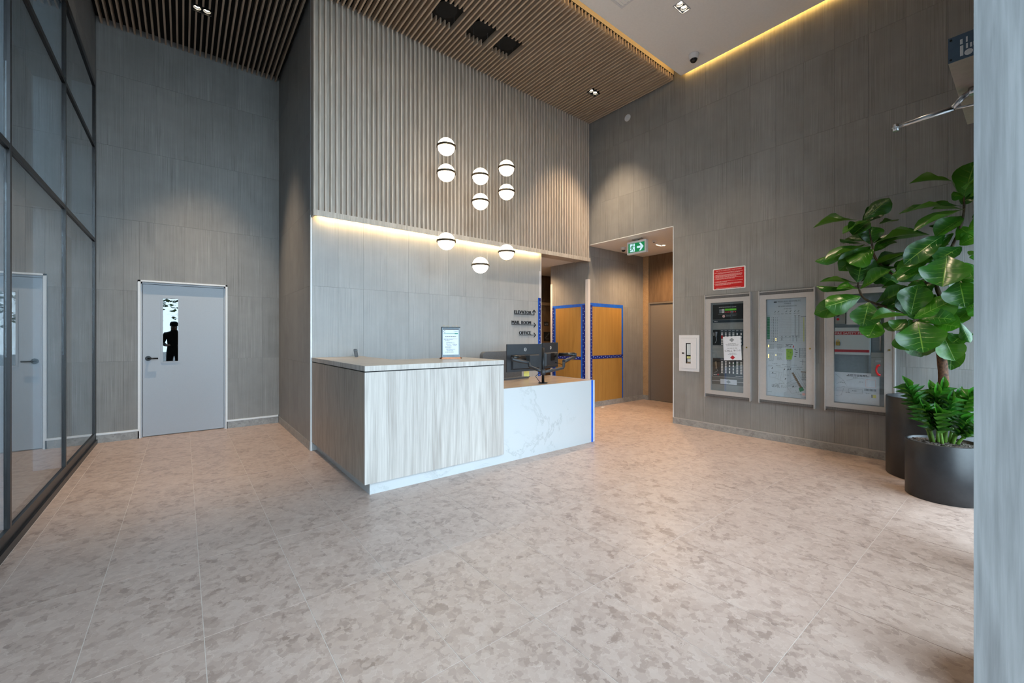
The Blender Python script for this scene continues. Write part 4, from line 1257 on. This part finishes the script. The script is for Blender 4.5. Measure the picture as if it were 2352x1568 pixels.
wi.build('window', ['dark_print', 'cab_white', 'yellow_print', 'brown_print', 'ink_grey'], wc)
MB().rbox(-.108, -.070, -.024, -.020, .262, .284, .004).build('latch', 'keys', wc)

# ------------------------------------------------------------------ automatic door operator over the entrance
op = thing('door_operator', 'automatic door operator with blue end plate and steel arm beside the column', 'door operator', (2.70, .12, 2.578))
MB().box(.004, .86, .0, .12, .0, .112).build('cover', 'taupe_cover', op)
ep = MB().box(0, .004, .0, .12, 0, .112).build('end_plate', 'label_blue', op)
lm = MB().box(-.034, .046, -.0006, 0, .008, .102, 1)
for (x, z0, z1, w) in [(-.022, .014, .060, .010), (-.022, .066, .088, .008), (-.004, .040, .062, .006), (-.004, .068, .092, .005), (.008, .040, .060, .006), (.018, .044, .060, .006), (.026, .012, .036, .006), (.034, .016, .032, .006), (.040, .075, .090, .005)]:
    lm.rect(x, x + w, z0, z1, -.0008)
lm.disc(.004, .022, .013, -.0012, -.0006, 16)
lab = lm.build('rating_label', ['white_print', 'label_blue'], op, (-.0004, .062, 0), RW)
for z in (.012, .100):
    MB().cyl((-.002, .112, z), (.002, .112, z), .0045, seg=10).build('screw', 'dark_print', op)
O = lambda x, y, z: (x - 2.70, y - .12, z - 2.578)
MB().cyl(O(3.05, .185, 2.578), O(3.05, .185, 2.545), .018, seg=14).build('spindle', 'steel', op)
MB().tube([O(3.05, .165, 2.563), O(3.05, .195, 2.562), O(3.05, .222, 2.545), O(3.05, .256, 2.504)], .0135, 8).build('arm_elbow', 'steel', op)
aa = MB().tube([O(3.05, .252, 2.505), O(3.05, .36, 2.499), O(3.05, .455, 2.493)], [.0135, .012, .010], 10)
aa.build('main_arm', 'steel', op)
MB().tube([O(3.05, .25, 2.500), O(3.05, .19, 2.493), O(3.05, .125, 2.487)], .006, 8).build('link_rod', 'steel', op)
MB().cyl(O(3.05, .470, 2.472), O(3.05, .470, 2.508), .013, seg=14).cyl(O(3.05, .470, 2.487), O(3.05, .470, 2.494), .017, seg=14).build('pivot_fork', 'steel', op)
# ------------------------------------------------------------------ planters and plants
LEAVES = [
  (5.55, 0.398, 2.611, 5.5, 0.334, 2.878, 0.201, 0.8), (5.6, 0.467, 2.793, 5.55, 0.712, 2.887, 0.146, 0.12), (5.5, 0.389, 2.606, 5.45, 0.455, 2.636, 0.096, 0.6),
  (5.55, 0.387, 2.529, 5.45, 0.75, 2.632, 0.149, 0.25), (5.65, 0.427, 2.534, 5.6, 0.613, 2.595, 0.119, 0.1), (5.5, 0.376, 2.501, 5.35, 0.674, 2.383, 0.134, 0.3),
  (5.5, 0.394, 2.419, 5.35, 0.533, 2.31, 0.154, 0.6), (5.5, 0.489, 2.417, 5.45, 0.597, 2.387, 0.092, 0.35), (5.45, 0.507, 2.281, 5.25, 0.705, 2.092, 0.183, 0.75),
  (5.5, 0.418, 2.177, 5.5, 0.334, 2.232, 0.142, 0.6), (5.45, 0.404, 2.156, 5.3, 0.531, 2.048, 0.166, 0.6), (5.6, 1.172, 2.589, 5.5, 1.488, 2.627, 0.174, 0.28),
  (5.6, 1.108, 2.584, 5.65, 0.937, 2.755, 0.172, 0.65), (5.55, 1.052, 2.558, 5.4, 1.227, 2.493, 0.133, 0.25), (5.6, 1.065, 2.556, 5.45, 1.159, 2.42, 0.178, 0.6),
  (5.65, 0.995, 2.518, 5.75, 0.886, 2.557, 0.126, 0.3), (5.6, 1.051, 2.313, 5.65, 0.734, 2.415, 0.148, 0.22), (5.6, 1.118, 2.325, 5.6, 1.291, 2.417, 0.128, 0.15),
  (5.7, 1.138, 2.371, 5.7, 1.299, 2.409, 0.13, 0.2), (5.6, 1.062, 2.315, 5.6, 1.045, 2.475, 0.186, 0.7), (5.55, 1.077, 2.297, 5.4, 1.368, 2.215, 0.155, 0.3),
  (5.7, 1.046, 2.248, 5.8, 0.918, 2.368, 0.15, 0.5), (5.55, 1.028, 2.249, 5.4, 1.166, 2.122, 0.205, 0.6), (5.6, 1.213, 2.225, 5.55, 1.268, 2.153, 0.107, 0.5),
  (5.6, 0.752, 2.188, 5.6, 1.0, 2.098, 0.126, 0.28), (5.65, 0.756, 2.126, 5.65, 0.861, 2.023, 0.156, 0.4), (5.45, 0.64, 2.065, 5.35, 0.794, 1.989, 0.141, 0.5),
  (5.45, 1.13, 1.911, 5.5, 1.102, 2.182, 0.228, 0.72), (5.5, 1.112, 1.923, 5.55, 0.888, 2.082, 0.133, 0.35), (5.45, 1.109, 1.842, 5.45, 0.901, 1.995, 0.147, 0.5),
  (5.5, 1.141, 1.907, 5.4, 1.407, 1.968, 0.134, 0.15), (5.45, 1.116, 1.838, 5.35, 1.252, 1.875, 0.14, 0.35), (5.4, 1.099, 1.758, 5.25, 1.323, 1.675, 0.211, 0.8),
  (5.4, 1.031, 1.696, 5.3, 1.052, 1.497, 0.222, 0.85), (5.45, 0.986, 1.691, 5.45, 0.775, 1.799, 0.136, 0.5), (5.5, 0.788, 1.592, 5.5, 0.886, 1.674, 0.125, 0.5),
  (5.35, 0.719, 1.542, 5.35, 0.677, 1.808, 0.221, 0.78), (5.3, 0.688, 1.519, 5.3, 0.445, 1.675, 0.192, 0.75), (5.3, 0.645, 1.518, 5.25, 0.456, 1.529, 0.151, 0.6),
  (5.35, 0.725, 1.555, 5.25, 0.963, 1.523, 0.114, 0.3), (5.45, 0.973, 1.507, 5.35, 1.021, 1.363, 0.186, 0.6), (5.3, 0.668, 1.49, 5.15, 0.616, 1.265, 0.303, 0.92),
  (5.4, 0.768, 1.437, 5.4, 0.734, 1.238, 0.205, 0.7), (5.5, 0.864, 1.501, 5.5, 0.912, 1.424, 0.12, 0.6), (5.45, 0.763, 1.517, 5.4, 0.836, 1.422, 0.144, 0.6),
  (5.4, 0.577, 1.478, 5.35, 0.425, 1.45, 0.184, 0.6), (5.55, 0.53, 1.374, 5.5, 0.451, 1.164, 0.18, 0.8), (5.5, 0.413, 1.476, 5.5, 0.355, 1.315, 0.077, 0.5),
  (5.55, 0.661, 1.363, 5.55, 0.703, 1.182, 0.178, 0.6), (5.3, 0.479, 2.067, 5.15, 0.489, 1.81, 0.291, 0.88), (5.4, 0.623, 2.0, 5.3, 0.79, 1.909, 0.146, 0.5),
  (5.35, 0.409, 1.844, 5.25, 0.371, 1.649, 0.233, 0.8), (5.4, 0.382, 2.003, 5.35, 0.322, 1.843, 0.158, 0.6), (5.55, 0.64, 1.836, 5.55, 0.745, 1.88, 0.143, 0.4),
  (5.6, 0.799, 1.846, 5.6, 0.959, 1.848, 0.142, 0.3), (5.5, 0.36, 1.587, 5.45, 0.428, 1.506, 0.128, 0.6), (5.55, 0.395, 1.37, 5.5, 0.456, 1.31, 0.123, 0.6),
  (5.6, 0.578, 1.9, 5.6, 0.697, 1.828, 0.203, 0.5), (5.6, 0.549, 1.732, 5.6, 0.437, 1.643, 0.202, 0.6), (5.6, 0.52, 1.567, 5.6, 0.396, 1.501, 0.188, 0.6),
  (5.65, 0.613, 2.243, 5.65, 0.734, 2.093, 0.172, 0.5), (5.6, 0.492, 2.215, 5.6, 0.607, 2.194, 0.167, 0.4), (5.65, 1.064, 2.049, 5.65, 0.927, 1.942, 0.172, 0.5),
  (5.6, 0.919, 1.716, 5.6, 0.806, 1.665, 0.167, 0.5), (5.6, 0.578, 1.631, 5.6, 0.667, 1.699, 0.169, 0.5), (5.6, 0.607, 1.404, 5.6, 0.52, 1.281, 0.17, 0.7),
  (5.55, 0.46, 2.003, 5.55, 0.366, 1.794, 0.197, 0.7), (5.55, 0.433, 2.357, 5.5, 0.349, 2.254, 0.144, 0.6), (5.509, 0.374, 1.625, 5.427, 0.241, 1.586, 0.22, 0.5),
  (5.62, 0.349, 2.779, 5.76, 0.168, 2.767, 0.22, 0.5), (5.447, 0.376, 1.881, 5.242, 0.247, 1.867, 0.22, 0.5), (5.622, 0.348, 2.652, 5.765, 0.164, 2.635, 0.22, 0.5),
  (5.601, 0.346, 2.428, 5.704, 0.157, 2.527, 0.22, 0.5), (5.585, 0.36, 2.338, 5.654, 0.199, 2.319, 0.22, 0.5), (5.657, 0.345, 1.647, 5.871, 0.156, 1.69, 0.22, 0.5),
  (5.557, 0.345, 2.82, 5.572, 0.154, 2.914, 0.22, 0.5), (5.565, 0.363, 2.068, 5.594, 0.208, 2.046, 0.22, 0.5), (5.412, 0.378, 2.666, 5.136, 0.254, 2.722, 0.22, 0.5),
  (5.53, 0.366, 2.308, 5.489, 0.219, 2.428, 0.22, 0.5), (5.456, 0.355, 2.076, 5.267, 0.184, 2.073, 0.22, 0.5), (5.488, 0.358, 2.598, 5.365, 0.193, 2.701, 0.22, 0.5),
  (5.463, 0.349, 1.614, 5.289, 0.168, 1.668, 0.22, 0.5),
]

def planter(name, label, loc, r, h_, soil):
    t = thing(name, label, 'planter', loc, 0, 'round charcoal planters')
    MB().lathe([(.0001, 0), (r - .006, 0), (r, .006), (r, h_ - .004), (r - .004, h_), (r - .016, h_), (r - .018, h_ - .004), (r - .018, soil - .05), (.0001, soil - .05)], 64).build('shell', 'pot', t)
    MB().lathe([(r - .0185, soil - .05), (r - .0185, soil), (.0001, soil + .012)], 40).build('soil', 'soil', t)
    return t
planter('tall_planter', 'tall round charcoal planter holding the fiddle leaf tree', (5.63, .62, 0), .32, .765, .70)
sp_ = planter('low_planter', 'low round charcoal planter in front of the tall one', (5.015, .475, 0), .236, .470, .435)
rr = random.Random(5)
bk = MB()
for i in range(520):
    a, q = rr.uniform(0, 2 * math.pi), .21 * math.sqrt(rr.random())
    c = Vector((q * math.cos(a), q * math.sin(a), .445 + .012 * (1 - q / .21) + rr.uniform(0, .006)))
    e = Matrix.Rotation(rr.uniform(0, 6.3), 3, 'Z') @ Matrix.Rotation(rr.uniform(-.5, .5), 3, 'X')
    l, w, d = rr.uniform(.008, .018), rr.uniform(.004, .008), .0025
    n0 = len(bk.v)
    bk.box(-l, l, -w, w, -d, d)
    for k in range(n0, n0 + 8):
        bk.v[k] = tuple(c + e @ Vector(bk.v[k]))
tag(bk.build('bark_mulch', 'bark', sp_), kind='stuff')

def leaf_mesh(name, mat, nu, nv, bend, cup, wave, prof, seed):
    """blade of length 1 along +X, width 1 across Y, upper side +Z, with UVs"""
    rr_ = random.Random(seed)
    ph = rr_.uniform(0, 6)
    vs_, uv, fs = [], [], []
    for i in range(nu + 1):
        u = i / nu
        w = max(prof(u), .012)
        for j in range(nv + 1):
            v = j / nv * 2 - 1
            z = -bend * (u - .1) ** 2 + cup * (v * w) ** 2 * 2 + wave * math.sin(u * 11 + ph) * v * w
            vs_.append((u, v * w * .5, z))
            uv.append((u, j / nv))
    for i in range(nu):
        for j in range(nv):
            a = i * (nv + 1) + j
            fs.append((a, a + nv + 1, a + nv + 2, a + 1))
    me = bpy.data.meshes.new(name)
    me.from_pydata(vs_, [], fs)
    me.materials.append(M[mat])
    lay = me.uv_layers.new()
    for p_ in me.polygons:
        p_.use_smooth = True
        for li in p_.loop_indices:
            lay.data[li].uv = uv[me.loops[li].vertex_index]
    me.update()
    return me
fig = lambda u: (.10 if u < .02 else 0) + 1.0 * (math.sin(math.pi * min(1, max(0, u)) ** 1.25) ** .62) * (.62 + .38 * u) * (1 - .12 * math.exp(-((u - .38) / .1) ** 2)) if 0 < u < 1 else .05
FM = [leaf_mesh('leaf', 'fig_leaf', 10, 6, b_, c_, w_, fig, s_) for b_, c_, w_, s_ in ((.18, .16, .05, 1), (.34, .22, .07, 2), (.10, -.14, .06, 3), (.42, .10, .08, 4), (.02, .26, .05, 5))]
TB = Vector((5.60, .53, .0))
tree = thing('fiddle_leaf_fig', 'fiddle leaf fig tree with big glossy leaves in the tall planter', 'plant', (5.60, .526, .702))
OFF = Vector((5.60, .526, .702))
def stem(name, pts, r0, r1, mat, seg=9):
    P_ = [Vector(p_) - OFF for p_ in pts]
    Q, rs2 = [], []
    n = len(P_) - 1
    for i in range(n):
        for k in range(4):
            f_ = k / 4
            a, b_ = P_[i], P_[i + 1]
            p0, p3 = P_[max(i - 1, 0)], P_[min(i + 2, n)]
            q = .5 * ((2 * a) + (b_ - p0) * f_ + (2 * p0 - 5 * a + 4 * b_ - p3) * f_ ** 2 + (3 * a - p0 - 3 * b_ + p3) * f_ ** 3)
            Q.append(q)
    Q.append(P_[-1])
    m_ = len(Q) - 1
    return MB().tube(Q, [r0 + (r1 - r0) * i / m_ + (.0015 if i % 3 == 0 else 0) for i in range(m_ + 1)], seg).build(name, mat, tree)
stem('trunk', [(5.60, .522, .702), (5.60, .526, .81), (5.60, .532, 1.035), (5.58, .547, 1.239), (5.58, .561, 1.403)], .042, .030, 'trunk', 12)
stem('branch', [(5.58, .561, 1.38), (5.5, .684, 1.508), (5.5, .807, 1.601), (5.5, .969, 1.67), (5.5, 1.088, 1.745), (5.5, 1.134, 1.861), (5.5, 1.134, 1.929)], .018, .006, 'twig')
stem('branch', [(5.58, .561, 1.38), (5.58, .533, 1.648), (5.6, .578, 1.9), (5.55, .46, 2.203), (5.55, .4, 2.43), (5.55, .395, 2.626)], .022, .006, 'twig')
stem('branch', [(5.6, .578, 1.858), (5.62, .824, 1.928), (5.6, 1.003, 2.126), (5.6, 1.045, 2.312), (5.6, 1.083, 2.569)], .015, .005, 'twig')
stem('branch', [(5.5, .684, 1.508), (5.40, .69, 1.51), (5.33, .70, 1.49)], .012, .006, 'twig')
CAM = Vector((0, 0, 1.35))
rf = random.Random(3)
for (bx, by, bz, tx, ty, tz, w, f_) in [l_ for k, l_ in enumerate(LEAVES[:68]) if k % 2 == 0]:
    dx = rf.uniform(.08, .16)
    LEAVES.append((min(bx + dx, 5.86), by + rf.uniform(-.05, .05), bz + rf.uniform(-.05, .05), min(tx + dx, 5.9), ty + rf.uniform(-.12, .12), tz + rf.uniform(-.10, .06), w * .9, min(1, f_ + .15)))
for i, (bx, by, bz, tx, ty, tz, w, f_) in enumerate(LEAVES):
    B_, T_ = Vector((bx, by, bz)), Vector((tx, ty, tz))
    ax = T_ - B_
    L_ = ax.length
    ax.normalize()
    want = ((CAM - B_).normalized() * f_ + Vector((0, 0, 1)) * (1.05 - f_)).normalized()
    nrm = (want - ax * want.dot(ax)).normalized()
    sd = nrm.cross(ax)
    o = link('leaf', FM[i % 5], tree)
    m3 = Matrix((ax * L_ * 1.10, sd * w * 1.32, nrm * L_ * .8)).transposed()
    o.matrix_basis = Matrix.Translation(B_ - OFF) @ m3.to_4x4()

zz = thing('zz_plant', 'bushy zz plant with feathered glossy stems in the low planter', 'plant', (5.015, .475, .44))
zprof = lambda u: (math.sin(math.pi * u ** .8) ** .9) if 0 < u < 1 else .02
ZM = [leaf_mesh('leaflet', 'zz_leaf', 5, 2, .15, .3, .0, zprof, s_) for s_ in (1, 2)]
rr = random.Random(11)
for i, (bx, by, tx, ty, tz) in enumerate([(-.03, .06, -.06, .20, .46), (-.01, .03, -.03, .03, .42), (.0, -.01, -.05, -.05, .38), (.02, -.04, .02, -.16, .42), (.0, -.05, -.04, -.13, .22), (-.04, .05, -.10, .10, .30), (.03, -.07, -.03, -.20, .18), (.06, .03, .12, .08, .42), (.07, -.03, .14, -.08, .40), (.04, .0, .06, .0, .46), (-.05, .0, -.12, .02, .27)]):
    A_, T_ = Vector((bx, by, 0)), Vector((tx, ty, tz))
    mid = (A_ + T_) / 2 + Vector((0, 0, .05))
    pts = []
    for k in range(9):
        f_ = k / 8
        pts.append(A_ * (1 - f_) ** 2 + mid * 2 * f_ * (1 - f_) + T_ * f_ ** 2)
    st = MB().tube(pts, [.013 - .0105 * k / 8 for k in range(9)], 7).build('stem', 'zz_stem', zz)
    L_ = (T_ - A_).length
    n = max(5, int(L_ / .058))
    side0 = Vector((rr.uniform(-.6, .6), 1, 0)).normalized()
    for k in range(n + 1):
        f_ = .30 + .70 * k / n
        q = f_ * 8
        a = min(int(q), 7)
        pos = pts[a].lerp(pts[a + 1], q - a)
        dr_ = (pts[a + 1] - pts[a]).normalized()
        sd = (side0 - dr_ * side0.dot(dr_)).normalized()
        for s_ in ((-1, 1) if k < n else (0,)):
            ax = (dr_ * .75 + sd * s_ * 1.0 + Vector((0, 0, .05))).normalized() if s_ else dr_
            up = Vector((-1, -.15, .9)).normalized()
            nrm = (up - ax * up.dot(ax)).normalized()
            ll = .118 * rr.uniform(.85, 1.15) * (1.05 - .45 * abs(f_ - .62))
            o = link('leaflet', ZM[(k + i) % 2], st)
            m3 = Matrix((ax * ll, nrm.cross(ax) * ll * .44, nrm * ll)).transposed()
            o.matrix_basis = Matrix.Translation(pos) @ m3.to_4x4()
# ------------------------------------------------------------------ outside the street glazing, seen only in reflections
def street_tree(loc, hgt, label, seed):
    rr_ = random.Random(seed)
    t = thing('street_tree', label, 'tree', loc, 0, 'street trees outside the glazing')
    MB().tube([(0, 0, 0), (.05, .02, hgt * .3), (.0, .05, hgt * .62)], [.13, .10, .05], 9).build('trunk', 'twig', t)
    mb = MB()
    for i in range(700):
        d = Vector((rr_.gauss(0, 1), rr_.gauss(0, 1), rr_.gauss(0, 1))).normalized() * (rr_.random() ** .4)
        c = Vector((d.x * hgt * .30, d.y * hgt * .30, hgt * .66 + d.z * hgt * .34))
        e = Matrix.Rotation(rr_.uniform(0, 6.3), 3, 'Z') @ Matrix.Rotation(rr_.uniform(-1, 1), 3, 'X')
        q = [c + e @ Vector(p_) for p_ in ((-.10, -.02, 0), (.0, -.09, .02), (.12, 0, 0), (.0, .09, -.02))]
        mb.add(q, [(0, 1, 2, 3)])
    tag(mb.build('foliage', 'street_leaf', t), kind='stuff')
M['street_leaf'] = plain('street_foliage', (.05, .10, .03), .7, grain=.6, scale=3)
street_tree((-1.9, -9.5, -.2), 5.2, 'leafy street tree outside, left of the glazing mullion', 1)
street_tree((.6, -10.5, -.2), 5.6, 'leafy street tree outside, right of the glazing mullion', 2)
street_tree((4.6, -12.5, -.2), 5.4, 'leafy street tree outside, farthest along the street', 3)

# the photographer, mirrored in the door's glass
per = thing('person', 'person in a dark jacket and cap standing behind the camera position', 'person', (-.20, -.62, 0))
V_ = [((0, 0, .95), .15), ((0, 0, 1.12), .145), ((0, 0, 1.34), .165), ((0, .01, 1.50), .062), ((0, .025, 1.60), .088), ((0, .025, 1.70), .082)]
E_ = [(0, 1), (1, 2), (2, 3), (3, 4), (4, 5)]
def chain(start, pts):
    prev = start
    for c_, r_ in pts:
        V_.append((c_, r_)); E_.append((prev, len(V_) - 1)); prev = len(V_) - 1
    return prev
for s_ in (-1, 1):
    w_ = chain(2, [((s_ * .19, -.01, 1.42), .078), ((s_ * .26, .0, 1.16), .055), ((s_ * .16, .22, 1.10), .040), ((s_ * .13, .27, 1.11), .032)])
    for k in range(4):
        chain(w_, [((s_ * (.145 - .02 * k), .315, 1.105 + .004 * k), .010), ((s_ * (.140 - .02 * k), .340 + .006 * (k in (1, 2)), 1.09), .009)])
    chain(w_, [((s_ * .10, .285, 1.13), .011), ((s_ * .09, .305, 1.135), .010)])
    chain(0, [((s_ * .095, 0, .86), .10), ((s_ * .105, .02, .50), .072), ((s_ * .11, -.02, .10), .048), ((s_ * .115, .07, .045), .042), ((s_ * .12, .16, .035), .034)])
me = bpy.data.meshes.new('body')
me.from_pydata([v[0] for v in V_], E_, [])
tmp = bpy.data.objects.new('body', me)
COL.objects.link(tmp)
sk = tmp.modifiers.new('skin', 'SKIN')
sk.use_smooth_shade = True
for i, (c_, r_) in enumerate(V_):
    me.skin_vertices[0].data[i].radius = (r_, r_ * (.72 if i in (0, 1, 2) else 1))
    me.skin_vertices[0].data[i].use_root = (i == 0)
tmp.modifiers.new('sub', 'SUBSURF').levels = 1
tmp.modifiers['sub'].render_levels = 1
bm_ = bpy.data.meshes.new_from_object(tmp.evaluated_get(bpy.context.evaluated_depsgraph_get()))
bpy.data.objects.remove(tmp)
M['skin'] = plain('skin', (.45, .27, .19), .5)
M['jacket'] = plain('dark_jacket', (.018, .030, .034), .8, grain=.3)
M['trousers'] = plain('dark_trousers', (.02, .02, .024), .85, grain=.3)
M['shoe'] = plain('black_shoe', (.012, .012, .012), .5)
bm_.materials.clear()
for n_ in ('skin', 'jacket', 'trousers', 'shoe'):
    bm_.materials.append(M[n_])
for p_ in bm_.polygons:
    c_ = p_.center
    p_.use_smooth = True
    p_.material_index = 3 if c_.z < .10 else 2 if c_.z < .88 else 0 if (c_.z > 1.52 or (c_.y > .24 and c_.z < 1.2)) else 1
link('body', bm_, per)
cp = MB().lathe([(.094, 1.655), (.100, 1.69), (.092, 1.75), (.06, 1.785), (.0001, 1.795)], 24).build('cap', 'jacket', per, (0, .025, 0))
cp.data.update()
MB().flat([(-.07, .09), (-.05, .17), (0, .19), (.05, .17), (.07, .09)], 1.665, 1.675).build('cap_brim', 'jacket', per, (0, .02, 0))
fc = MB()
for s_ in (-1, 1):
    fc.sphere((s_ * .032, .105, 1.625), .012, 10, 6)
fe = fc.build('eyes', 'white', per)
fe['kind'] = 'stuff'
MB().tube([(0, .108, 1.622), (0, .124, 1.592), (0, .108, 1.586)], [.008, .013, .007], 8).build('nose', 'skin', per)
MB().tube([(-.024, .103, 1.562), (0, .110, 1.560), (.024, .103, 1.562)], .006, 6).build('mouth', 'red_print', per)
